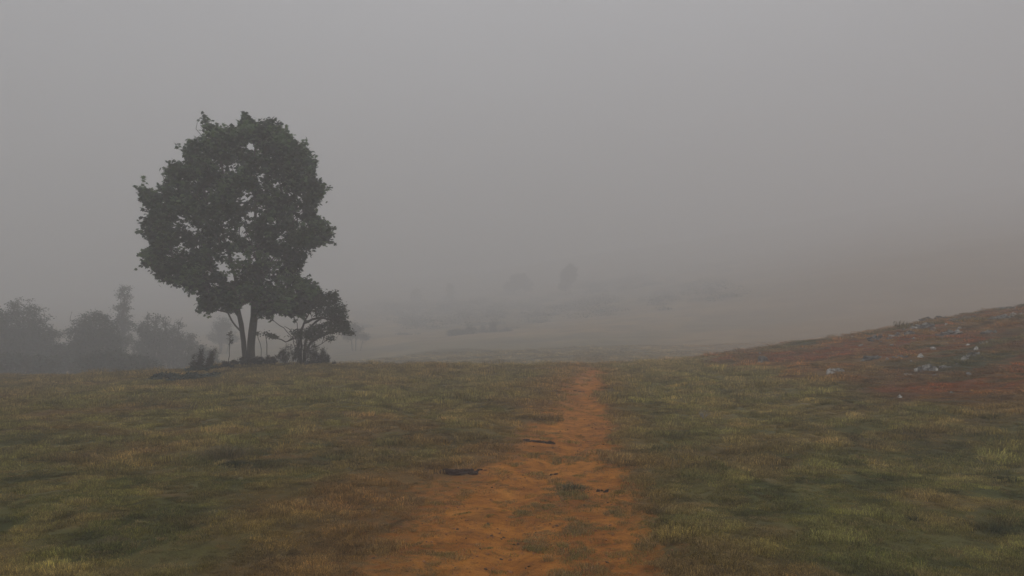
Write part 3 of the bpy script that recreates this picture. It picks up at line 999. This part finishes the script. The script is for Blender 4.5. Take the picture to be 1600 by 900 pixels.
    V, F = merge(twigs); twig_parts = (V, F)
    PXX, PZZ = proj(LP[:, 0], LP[:, 1], LP[:, 2])
    ok = np.ones(len(LP), bool)
    # a few windows through the crown
    for (px, py, rx, rz) in ((379, 361, 10, 9), (352, 375, 7, 4), (396, 402, 5, 14), (452, 302, 8, 4), (404, 335, 4, 5), (425, 405, 6, 4),
                             (470, 330, 5, 4), (310, 388, 6, 4), (326, 317, 5, 3), (283, 338, 6, 3), (333, 445, 9, 5), (447, 470, 10, 4), (430, 290, 4, 3), (300, 300, 4, 3)):
        c = loc(px, py)
        inside = ((PXX - c[0]) / (rx * k)) ** 2 + ((PZZ - c[2]) / (rz * k)) ** 2 < 1
        ok &= ~(inside & (g.random(len(LP)) < .93))
    LP, SH, OUT = LP[ok], SH[ok], OUT[ok]
    tw = np_mesh('twigs', V, F, M_bark, parent=root); prop(tw, kind='stuff')
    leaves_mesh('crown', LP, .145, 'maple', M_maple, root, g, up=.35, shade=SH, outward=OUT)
    print('maple leaves', len(LP), 'clumps', len(C), 'limbs', sk.ng)


maple()


def plant(name, label, cat, base, stems, clumps, leaf, shape, lm, bm=None, seed=1, group=None, r0=.006, expo=.5, up=.5,
          foliage='foliage', stem='stem', wig=.5, step=.15, dens=1.0, upl=.5):
    """base: world point on the ground; stems: lists of points; clumps: (x,y,z, rx,ry,rz, leaves), all in metres from base"""
    g = np.random.default_rng(seed)
    root = thing(name, label, cat, base, group)
    sk = Skel(g); sk.split = False
    for i, st in enumerate(stems):
        e = sk.line([np.array(q, float) for q in st], -1, 'T%d' % i, step, step * .08)
        j = e
        while j >= 0: sk.cnt[j] += 2; j = sk.par[j]
    LP = []; SH = []; OUT = []
    for (x, y, z, rx, ry, rz, n) in clumps:
        sk.reach((x, y, z), up=up, wiggle=wig, step=step)
        for q in range(max(1, int(n / 60))):
            sk.reach((x + g.normal(0, rx * .5), y + g.normal(0, ry * .5), z + g.normal(0, rz * .5)), up=up, wiggle=wig, step=step)
        n = int(n * dens)
        q = g.normal(0, 1, (n, 3)); q /= np.linalg.norm(q, axis=1)[:, None]
        q = q * (g.random(n) ** .4)[:, None] * (1 + .25 * g.normal(0, 1, (n, 1)))
        q = q * np.array([rx, ry, rz])
        LP.append(np.array([x, y, z]) + q); SH.append(np.full(n, g.uniform(.2, .8))); OUT.append(q / (np.linalg.norm(q, axis=1)[:, None] + 1e-6))
    ms = sk.meshes(r0, expo)
    ts = [v for kk, v in ms.items()]
    for V, F in ts[:0]: pass
    # stems that rise from the ground are parts of their own, with the twigs they carry
    own = {}
    for kk, (V, F) in ms.items():
        own.setdefault(kk if kk[0] == 'T' else 'tw', []).append((V, F[0], F[1]))
    for kk, lst in own.items():
        V, F = merge(lst)
        np_mesh(stem if kk[0] == 'T' else 'twigs' if False else ('branch' if kk == 'tw' else stem), V, F, bm or M_twig, smooth=True, parent=root)
    LP = np.vstack(LP); keep = LP[:, 2] > -.6
    leaves_mesh(foliage, LP[keep], leaf, shape, lm, root, g, up=upl, shade=np.concatenate(SH)[keep], outward=np.vstack(OUT)[keep])
    return root


def rel(base, px, py, dy=0.0):
    q = at_depth(px, py, base.y)
    return (q.x - base.x, dy, q.z - base.z)


def on_ground(px, Y):
    q = at_depth(px, 500, Y); return Vector((q.x, Y, gz(q.x, Y)))


# ---- the wind-bent shrub right of the maple
def leaning_shrub():
    b = on_ground(470, 29.6)
    r = lambda px, py, dy=0: rel(b, px, py, dy)
    stems = [
        [(-.05, 0, -.1), r(458, 528), r(446, 512, -.2), r(436, 505, -.3), r(428, 498, -.3)],
        [(0, .05, -.1), r(462, 530, .1), r(452, 516, .2), r(441, 510, .3)],
        [(0, 0, -.1), r(463, 520, .1), r(462, 505, .2), r(452, 488, .3), r(448, 478, .3)],
        [(.05, -.05, -.1), r(470, 520, 0), r(476, 505, -.1), r(490, 499, -.2), r(505, 496, -.3), r(520, 500, -.3)],
        [(.1, 0, -.1), r(478, 522, .1), r(486, 508, .2), r(498, 498, .3), r(512, 492, .4)],
        [(.05, .05, -.1), r(470, 515), r(478, 495, .2), r(486, 478, .2), r(492, 462, .2)],
        [(0, -.05, -.1), r(466, 525), r(450, 534, -.3), r(436, 528, -.4)],
    ]
    cl = []
    def c(px, py, rx, rz, n, dy=0):
        q = r(px, py, dy); cl.append((q[0], q[1], q[2], rx / 41.9, max(.25, rx / 41.9 * .9), rz / 41.9, n))
    c(524, 488, 13, 11, 300, -.2); c(531, 500, 11, 12, 300); c(519, 503, 11, 9, 220, .3); c(536, 490, 6, 9, 120)
    c(516, 474, 10, 8, 150, .2); c(520, 464, 9, 5, 110, -.1); c(527, 469, 5, 5, 60)
    c(542, 518, 8, 5, 110, -.2); c(548, 520, 5, 4, 50); c(534, 510, 7, 5, 70)
    c(508, 462, 11, 7, 170, .1); c(498, 474, 10, 9, 170, -.3); c(512, 486, 10, 8, 150, .4); c(530, 480, 8, 9, 120, .3); c(533, 512, 10, 9, 220, .2); c(522, 514, 8, 7, 150, -.4); c(541, 506, 6, 8, 120, 0); c(490, 514, 9, 7, 90, .2); c(502, 520, 9, 7, 110, -.2); c(484, 524, 10, 7, 120, 0); c(514, 528, 7, 5, 70, .2); c(516, 462, 6, 5, 70, 0); c(524, 458, 4, 4, 40, 0); c(505, 470, 9, 8, 120, -.5); c(494, 492, 8, 6, 70, .4); c(462, 522, 14, 8, 150, .2); c(478, 520, 12, 8, 140, -.2)
    c(494, 470, 10, 9, 150, .3); c(484, 482, 8, 7, 110, -.2); c(500, 484, 8, 6, 80, .1); c(474, 470, 9, 7, 130, .3)
    c(497, 512, 10, 6, 110, -.3); c(506, 508, 8, 5, 80)
    c(433, 525, 7, 4, 80, -.4); c(488, 527, 8, 6, 90, .2)
    plant('bent_shrub', 'wind-bent shrub with bare forking branches and drooping foliage right of the two-trunked tree', 'shrub',
          b, stems, cl, .085, 'oval', M_shrub, seed=31, r0=.012, expo=.40, wig=.7, dens=1.9)


leaning_shrub()


def twig_mass(name, label, px, Y, wpx, hpx, n, seed, lm=M_heath, leaf=.05, shape='oval', group=None, cat='shrub', spikes=0, per=60):
    """low bushy mass: many short stems with small leaves"""
    g = np.random.default_rng(seed)
    b = on_ground(px, Y); k = Y / FPX
    W, H = wpx * k / 2, hpx * k
    stems = []; cl = []
    for i in range(n):
        x = g.uniform(-1, 1) * W; h = H * (1 - .6 * (x / W) ** 2) * g.uniform(.5, 1.0); y = g.uniform(-.6, .6) * min(W, .9)
        if spikes and i < spikes: h = H * g.uniform(.9, 1.15); x *= .6
        x0 = x * .75
        z0 = gz(b.x + x0, b.y + y * .7) - b.z
        stems.append([(x0, y * .7, z0 - .05), (x * .85 + g.normal(0, .04), y * .85, z0 + h * .5), (x, y, z0 + h)])
        m = 3 if spikes and i < spikes else 2
        for q in range(m):
            s = (q + 1) / m
            cl.append((x * (.8 + .2 * s) + g.normal(0, .05), y + g.normal(0, .05), z0 + h * (.25 + .7 * s), max(.06, W / n * 1.1), .16, max(.05, h * .22), per))
    return plant(name, label, cat, b, stems, cl, leaf, shape, lm, seed=seed, group=group, r0=.0035, wig=.6)


twig_mass('bramble', 'dark tangled bramble heaped under the wind-bent shrub', 474, 29.3, 78, 42, 44, 41)
twig_mass('bramble', 'low dark bramble around the foot of the two trunks', 392, 29.7, 60, 17, 20, 42)
twig_mass('bramble', 'low dark bramble between the two trunks and the wind-bent shrub', 428, 29.6, 48, 16, 14, 43)
twig_mass('bramble', 'low dark bramble trailing off right of the wind-bent shrub', 500, 29.2, 44, 15, 12, 44)
twig_mass('heather', 'upright dark heather with tall thin shoots, leftmost beside the tree', 311, 28.2, 30, 30, 11, 45, spikes=3)
twig_mass('heather', 'spiky dark heather between the leftmost heather and the trunks', 330, 28.6, 24, 30, 8, 46, spikes=2)
twig_mass('heather', 'low flat heather just left of the two trunks', 352, 29.0, 34, 11, 10, 47)


def sapling(label, px, Y, tipx, tipy, seed, lean=0, clumps=((0, 0, 8, 5),)):
    b = on_ground(px, Y); t = rel(b, tipx, tipy)
    cl = []
    for (dx, dz, rx, rz) in clumps:
        q = rel(b, tipx + dx, tipy + dz); cl.append((q[0], 0, q[2], rx / 41.9, rx / 41.9, rz / 41.9, 70))
    plant('sapling', label, 'sapling', b, [[(0, 0, -.05), (t[0] * .3 + lean, 0, t[2] * .5), (t[0], 0, t[2] - .03)]], cl, .075, 'oval', M_shrub, seed=seed, r0=.007)


sapling('small sapling with a leafy tuft on a thin stem, right of the thicker trunk', 418, 30.0, 416, 521, 51, clumps=((0, 0, 9, 5), (5, 3, 5, 3)))
sapling('short leafless-stemmed sapling leaning against the thicker trunk', 408, 30.1, 402, 520, 52, lean=.06, clumps=((-1, 1, 3, 3),))
sapling('thin pale sapling left of the two trunks', 358, 31.5, 360, 522, 53, clumps=((0, 0, 3, 6), (1, 10, 3, 5)))

# ---- low juniper mats in front of the maple
for (px, py, wd, ht, n, lab) in ((262, 588, 44, 7, 12, 'low grey-green juniper mat, leftmost of those in front of the tree'),
                                 (296, 588, 52, 8, 14, 'widest grey-green juniper mat in front of the tree'),
                                 (320, 573, 40, 7, 10, 'small grey-green juniper mat just below the heather'),
                                 (330, 584, 26, 5, 7, 'small grey-green juniper mat right of the widest mat')):
    h = hit(px, py + 7)
    twig_mass('juniper', lab, px, h.y, wd * 1.1, ht * 1.5, n + 8, 60 + px, lm=M_juniper, leaf=.07, shape='oval', per=70)


# ------------------------------------------------------------------ bushes and trees in the fog
def fog_bush(name, label, px, Y, ell, seed, cat='bush', group=None, trunk=True, leaf=.15, n_per=70, sp=.5, lm=M_far):
    """ell: list of ellipses (cx, cy, rx, ry) in photograph pixels at depth Y"""
    g = np.random.default_rng(seed)
    b = on_ground(px, Y); k = Y / FPX
    cl = []; tops = []
    if cat == 'bush':      # foliage down to the ground
        gy = 450 - (b.z - CAM_Z) / Y * FPX + math.tan(PITCH) * FPX
        ell = list(ell) + [(cx, min(gy - 8, 575) * .5 + cy * .5 + 4, rx * 1.1, max(8, (gy - cy) * .5)) for (cx, cy, rx, ry) in ell if gy > cy + ry * .6]
    for (cx, cy, rx, ry) in ell:
        q = at_depth(cx, cy, Y); c = np.array([q.x - b.x, 0, q.z - b.z]); r = np.array([rx * k, max(rx, ry) * k * .85, ry * k])
        vol = r[0] * r[1] * r[2]
        m = int(np.clip(7 * (r[0] * r[2]) / (sp * sp), 5, 90))
        for i in range(m):
            d = g.normal(0, 1, 3); d /= np.linalg.norm(d); d *= g.uniform(.45, 1.0)
            p = c + d * r * .85
            zg = gz(b.x + p[0], Y) - b.z
            if p[2] < zg - .8 * sp: continue
            p[2] = max(p[2], zg + .12)
            s = sp * g.uniform(.5, 1.15) * min(1, max(.35, r.min() / sp))
            cl.append((p[0], p[1], p[2], s, s, s * .7, int(n_per * s * s / .25)))
        tops.append(c)
    stems = []
    for c in tops:
        x0 = c[0] * .55
        z0 = gz(b.x + x0, Y) - b.z
        stems.append([(x0, 0, z0 - .2), (c[0] * .8, g.normal(0, .1), z0 + (c[2] - z0) * .5), tuple(c)])
    return plant(name, label, cat, b, stems, cl, leaf, 'oval', lm, M_bark, seed=seed, group=group, r0=.012, expo=.45,
                 foliage='crown' if cat == 'tree' else 'foliage', stem='trunk' if cat == 'tree' else 'stem', step=.5, wig=.3, dens=1.0)


fog_bush('tall_bush', 'large rounded bush in the fog at the left edge', 35, 63, [(38, 500, 44, 42), (0, 510, 40, 42), (62, 530, 36, 30), (20, 540, 50, 26)], 201)
fog_bush('tall_bush', 'rounded bush in the fog, left of the thin spire', 150, 62, [(150, 508, 36, 30), (128, 525, 26, 24), (168, 530, 34, 26)], 202)
fog_bush('spire_tree', 'thin pointed tree rising out of the bushes in the fog', 192, 76, [(194, 462, 8, 20), (192, 485, 13, 20), (190, 508, 17, 20), (192, 530, 22, 16)], 203, cat='tree', sp=.4)
fog_bush('tall_bush', 'bush with a ragged top in the fog, right of the thin spire', 232, 68, [(222, 512, 13, 16), (240, 528, 28, 20), (244, 500, 8, 12), (231, 498, 6, 9)], 204, sp=.36, n_per=55)
fog_bush('tall_bush', 'sprawling bush in the fog, nearest left of the two-trunked tree', 275, 70, [(270, 522, 17, 14), (288, 533, 24, 14), (259, 504, 6, 13), (279, 507, 6, 10), (300, 524, 6, 8)], 205, sp=.36, n_per=50)
fog_bush('low_bush', 'long low dark bush in the hollow below the fogbound spire', 170, 52, [(135, 562, 20, 9), (158, 557, 22, 12), (188, 556, 24, 11), (215, 562, 22, 9), (235, 566, 16, 7)], 206, sp=.4)
fog_bush('low_bush', 'low dark bush in the hollow at the left edge', 40, 52, [(10, 562, 30, 14), (45, 560, 24, 11), (75, 564, 22, 9), (-25, 556, 30, 18)], 207, sp=.42)
fog_bush('small_tree', 'faint small tree in the fog between the bushes and the two trunks', 347, 105, [(347, 508, 17, 15), (342, 526, 20, 14), (360, 528, 14, 12)], 208, cat='tree')
fog_bush('small_tree', 'faint small tree in the fog just right of the wind-bent shrub', 557, 100, [(556, 512, 13, 13), (548, 524, 14, 9), (568, 526, 10, 7)], 209, cat='tree')
fog_bush('low_bush', 'low bush in the fog, leftmost of the row left of the path', 722, 118, [(712, 519, 14, 6), (735, 516, 11, 9), (724, 520, 9, 5)], 210, sp=.4)
fog_bush('low_bush', 'broadest low bush in the row in the fog left of the path', 768, 122, [(756, 517, 12, 9), (772, 514, 8, 12), (790, 518, 12, 8)], 211, sp=.4)
fog_bush('low_bush', 'low bush in the fog, rightmost of the row left of the path', 812, 126, [(808, 519, 10, 7), (824, 521, 8, 4)], 212, sp=.4)
fog_bush('low_bush', 'small low bush in the fog between the tree and the row of bushes', 640, 126, [(632, 527, 20, 6), (656, 528, 14, 5)], 213, sp=.4)
fog_bush('far_tree', 'very faint round-crowned tree far off above the path', 889, 228, [(888, 432, 15, 16), (892, 422, 9, 10), (882, 445, 10, 9)], 214, cat='tree', sp=.8, leaf=.3)
fog_bush('far_tree', 'very faint wide tree far off, left of the round-crowned one', 812, 262, [(812, 438, 18, 14), (800, 447, 14, 9), (824, 446, 11, 9)], 215, cat='tree', sp=.8, leaf=.3)
fog_bush('far_tree', 'very faint narrow tree far off, second from the left', 703, 268, [(703, 455, 6, 14), (702, 468, 9, 10)], 216, cat='tree', sp=.8, leaf=.3)
fog_bush('far_tree', 'very faint narrow tree far off, farthest left of the faint ones', 650, 265, [(650, 463, 8, 14), (648, 478, 10, 9)], 217, cat='tree', sp=.8, leaf=.3)
fog_bush('far_bush', 'very faint wide bush far off, right of the round-crowned tree', 1000, 225, [(975, 460, 30, 8), (1030, 452, 34, 9), (1010, 462, 22, 7)], 218, cat='bush', sp=.9, leaf=.3)


def far_scrub():
    g = np.random.default_rng(515)
    LP = []
    for i in range(420):
        Y = g.uniform(135, 260); px = g.uniform(560, 1150)
        if fbm(np.array([px / 60.]), np.array([Y / 30.]), 1.0, 2, 3)[0] < -.12: continue
        q = at_depth(px, 500, Y); z = gz(q.x, Y)
        r = g.uniform(.7, 2.2) * (.6 + Y / 300); n = int(130 * r)
        v = g.normal(0, 1, (n, 3)); v /= np.linalg.norm(v, axis=1)[:, None]; v *= (g.random(n) ** .4)[:, None]
        v = v * np.array([r * g.uniform(1, 2.2), r, r * g.uniform(.5, 1.0)]); v[:, 2] = np.abs(v[:, 2]) - .1
        LP.append(v + np.array([q.x, Y, z]))
    LP = np.vstack(LP)
    o = leaves_mesh('far_scrub', LP, .3, 'oval', M_far, None, g)
    prop(o, 'faint scrub dotted over the far fogbound slope', 'scrub', kind='stuff')


far_scrub()
fog_bush('low_bush', 'low bush in the fog filling the gap between the two rounded bushes', 104, 58, [(98, 548, 20, 14), (114, 552, 18, 12)], 219, sp=.4)
fog_bush('low_bush', 'low bush in the fog running right from the sprawling bush', 318, 66, [(310, 548, 20, 11), (330, 552, 14, 9)], 220, sp=.4)


# ------------------------------------------------------------------ rocks
ICO = ico(4)
scatter_crumbs()


def rock(name, label, px, py, wpx, hpx, seed, pale=0.0, group=None, m=M_rock, depth=.7, jag=1.0, cat='rock', pieces=1, hmul=1.25, sink=.12):
    g = np.random.default_rng(seed)
    p = hit(px, py); k = p.y / FPX
    W, H = wpx * k / 2, hpx * k * hmul
    Vs, Fs = [], []; off = 0
    for q in range(pieces):
        V, F = ICO[0].copy(), ICO[1]
        # chip the ball with random planes, then bed it in layers
        for _ in range(16):
            d = g.normal(0, 1, 3); d /= np.linalg.norm(d); c = g.uniform(.45, .85)
            s = V @ d - c; V = V - np.where(s > 0, s, 0)[:, None] * d * .92
        a = fbm(V[:, 0] * 2 + seed + q, V[:, 2] * 5 + V[:, 1] * 2, 1.0, 4, seed)
        V = V * (1 + .16 * jag * a)[:, None]
        V[:, 2] = V[:, 2] + .10 * jag * np.round((V[:, 2] + .2 * V[:, 0]) * 3) / 3
        V[:, 2] /= max(1e-6, V[:, 2].max())
        fw = 1 if pieces == 1 else g.uniform(.25, .6)
        sx, sy, sz = W * fw, max(W * depth, H) * fw, H * (1 if pieces == 1 else g.uniform(.55, 1.1))
        an = g.uniform(-.35, .35)
        x = V[:, 0] * sx; y = V[:, 1] * sy
        V = np.stack([x * math.cos(an) - y * math.sin(an), x * math.sin(an) + y * math.cos(an), V[:, 2] * sz], 1)
        ox = 0 if pieces == 1 else ((q + .5) / pieces * 2 - 1) * W * .65 + g.normal(0, W * .05)
        oy = 0 if pieces == 1 else g.normal(0, W * depth * .35)
        V[:, 0] += ox; V[:, 1] += oy; V[:, 2] += gz(p.x + ox, p.y + oy) - p.z - sink * H
        Vs.append(V); Fs.append(F + off); off += len(V)
    V = np.vstack(Vs); F = np.vstack(Fs)
    zz = np.clip(V[:, 2] / (H + 1e-6), -.5, 1)
    o = np_mesh(name, V, F, m, smooth=False, attrs={'pale': np.full(len(V), pale) + fbm(V[:, 0], V[:, 1], W * .8 + .02, 2, seed) * .06})
    o.location = p
    return prop(o, label, cat, group)


for i, (px, py, wd, ht, pale, pc, dep, lab) in enumerate(RK):
    nm = 'boulder' if 'boulder' in lab else ('stone' if 'stone ' in lab + ' ' and pc == 1 else 'rock_outcrop')
    rock(nm, lab, px, py, wd, ht, 300 + i, pale, depth=dep, pieces=pc if pc == 1 else pc + 3, jag=1.3)

gs = np.random.default_rng(909)
SM = [(1376, 536, 'small stone just below the flat grey ledge'), (1412, 516, 'small stone above the pale flat stone between the ledge groups'),
      (1428, 530, 'small pale stone below the broken grey ledge'), (1446, 506, 'small dark stone where the long crest ledge begins'),
      (1478, 508, 'small stone between the two dark crest ledges'), (1470, 530, 'small stone under the grey slab below the crest'),
      (1500, 514, 'small pale stone right of the grey slab below the crest'), (1392, 541, 'small dull stone between the crest ledges and the mid-slope slab'),
      (1386, 562, 'small stone between the low dark ledge and the thin slab'), (1424, 566, 'small stone left of the small white block'),
      (1462, 586, 'small dark stone under the jagged outcrop'), (1420, 586, 'small stone just left of the bright white stone'),
      (1496, 570, 'small stone below the lower end of the stone line'), (1534, 560, 'small stone right of the grey slab in the stone line'),
      (1512, 540, 'small stone left of the white block in the stone line'), (1550, 532, 'small pale stone above the top of the stone line'),
      (1562, 506, 'small stone below the pale ledge near the right edge'), (1582, 504, 'small stone below the ledge at the right edge'),
      (1586, 484, 'small stone on the crest at the right edge'), (1590, 572, 'small stone alone at the right edge in the red grass'),
      (1290, 574, 'small stone just above the broken outcrop in the red grass'), (1345, 541, 'small stone left of the flat grey ledge')]
for (px_, py_, lab_) in SM:
    rock('stone', lab_, px_, py_, gs.uniform(6, 14), gs.uniform(2, 3.5), int(gs.integers(1e6)), gs.uniform(-.06, .14), depth=.6, pieces=1, jag=1.3)

# dark earth and turf clods on the path
rock('earth_clod', 'long crumbling dark earth clod at the left edge of the path', 714, 740, 88, 7, 401, m=M_peat, pieces=11, depth=.22, jag=2.2, hmul=1.1, cat='clod')
rock('earth_clod', 'small dark crumb of earth right of the long clod', 752, 736, 24, 4, 402, m=M_peat, pieces=3, depth=.3, jag=2, hmul=.65, cat='clod')
rock('earth_clod', 'flat dark earth hump across the middle of the path', 840, 691, 62, 5, 403, m=M_peat, pieces=4, depth=.35, jag=1.8, hmul=1.0, cat='clod')
rock('earth_clod', 'small dark earth clod behind the grass tuft on the path', 866, 742, 24, 6, 404, m=M_peat, pieces=2, depth=.5, jag=2, hmul=.65, cat='clod')
rock('earth_clod', 'curved dark earth clod right of the grass tuft on the path', 940, 769, 24, 8, 405, m=M_peat, pieces=3, depth=.5, jag=2, hmul=.65, cat='clod')
rock('earth_clod', 'flat dark earth clod far along the path, nearest the rise', 905, 612, 26, 3, 406, m=M_peat, pieces=3, depth=.5, jag=2, hmul=.65, cat='clod')
rock('earth_clod', 'small dark earth clod far along the path at its left edge', 866, 611, 14, 3, 407, m=M_peat, pieces=2, depth=.5, jag=2, hmul=.65, cat='clod')


# ------------------------------------------------------------------ single tussocks
def tussock(name, label, px, py, wd, hgt, n, seed, colr, cat='grass tuft', lean=.7):
    g = np.random.default_rng(seed)
    p = hit(px, py); rad = wd * p.y / FPX / 2
    rr = rad * g.random(n) ** .7; aa = g.random(n) * 6.283
    bx, by = rr * np.cos(aa), rr * np.sin(aa)
    h = g.uniform(.35, 1, n) * hgt * (1 - .65 * (rr / rad) ** 2)
    th = aa + g.normal(0, .8, n); ln = g.uniform(.1, 1, n) * lean
    dx, dy = np.cos(th) * ln * h, np.sin(th) * ln * h
    wv = .0045 * p.y / 9; ph = g.random(n) * 3.14
    wdv = np.stack([np.cos(ph) * wv / 2, np.sin(ph) * wv / 2, np.zeros(n)], 1)
    z0 = ground_z(p.x + bx, p.y + by) - p.z - .02
    p0 = np.stack([bx, by, z0], 1); p1 = p0 + np.stack([dx * .3, dy * .3, h * .6], 1); p2 = p0 + np.stack([dx, dy, h * (1 - .3 * ln)], 1)
    V = np.stack([p0 - wdv, p0 + wdv, p1 + wdv * .8, p1 - wdv * .8, p2], 1).reshape(-1, 3)
    i = np.arange(n)[:, None] * 5
    o = np_mesh(name, V, [i + np.array([[0, 1, 2, 3]]), i + np.array([[3, 2, 4]])], colr, attrs={'rnd': np.repeat(g.random(n), 5)})
    o.location = p
    return prop(o, label, cat)


M_tus_g = foliage_mat('tussock_green', (.05, .055, .022), (.12, .12, .05), (.30, .25, .12), trans=.25, rough=.7)
M_tus_s = foliage_mat('tussock_straw', (.09, .08, .035), (.19, .15, .07), (.36, .28, .14), trans=.25, rough=.7)
M_tus_d = foliage_mat('tussock_dark', (.025, .035, .014), (.05, .062, .025), (.11, .11, .05), trans=.25, rough=.7)
tussock('grass_tussock', 'large dark-based tussock with long pale blades in the left grass', 350, 716, 100, .24, 1700, 501, M_tus_s)
tussock('grass_tussock', 'dark green heart of growth in front of the large pale tussock', 368, 728, 60, .10, 700, 502, M_tus_d)
tussock('grass_tussock', 'green and straw grass tuft growing in the middle of the path', 892, 766, 66, .11, 900, 503, M_tus_g, lean=1.2)
tussock('grass_tussock', 'yellow-tipped tussock low in the left corner grass', 175, 850, 70, .10, 700, 504, M_tus_s)
tussock('grass_tussock', 'dark green tussock in the right grass, about halfway to the corner', 1428, 816, 50, .09, 650, 505, M_tus_d)
tussock('grass_tussock', 'dark green tussock at the right edge below the red slope', 1570, 752, 70, .10, 700, 506, M_tus_d)
tussock('grass_tussock', 'dark low tussock at the right edge, near the lower corner', 1560, 832, 70, .09, 700, 507, M_tus_d)
tussock('grass_tussock', 'broad dark tussock far right just under the red slope', 1560, 697, 80, .09, 700, 508, M_tus_d)


def dry_weed():
    g = np.random.default_rng(71)
    p = hit(1100, 657)
    root = thing('dry_weed', 'pale dry branching weed alone in the right-hand grass', 'weed', p)
    parts = []
    for i in range(9):
        a = g.uniform(0, 6.28); l_ = g.uniform(.06, .14); t = g.uniform(.3, .9)
        e = np.array([math.cos(a) * t * l_, math.sin(a) * t * l_, l_])
        parts.append(tube([np.zeros(3), e * .5 + [0, 0, .02], e], [.004, .003, .002], 4))
        for j in range(3):
            b = g.uniform(0, 6.28)
            parts.append(tube([e * .6, e + [math.cos(b) * .05, math.sin(b) * .05, .03 * j]], [.003, .002], 4))
    V, F = merge(parts)
    np_mesh('stalk', V, F, M_pale, parent=root)


dry_weed()

# ------------------------------------------------------------------ haze
def haze():
    x, y0, y1, z0, z1 = 480, -120, 700, zmin - 1.2, HAZE_TOP
    V = [(a, b, c) for c in (z0, z1) for b in (y0, y1) for a in (-x, x)]
    F = [(0, 2, 3, 1), (4, 5, 7, 6), (0, 1, 5, 4), (2, 6, 7, 3), (0, 4, 6, 2), (1, 3, 7, 5)]
    m = bpy.data.materials.new('haze'); m.use_nodes = True
    n = m.node_tree.nodes; n.clear()
    o_ = n.new('ShaderNodeOutputMaterial'); pv = n.new('ShaderNodeVolumePrincipled')
    pv.inputs['Color'].default_value = (.955, .95, .95, 1)
    pv.inputs['Density'].default_value = HAZE_DENSITY
    pv.inputs['Anisotropy'].default_value = 0.0
    m.node_tree.links.new(pv.outputs[0], o_.inputs['Volume'])
    h = np_mesh('haze', np.array(V, float), np.array(F), m)
    prop(h, 'grey fog filling the whole scene', 'fog', kind='stuff')


haze()
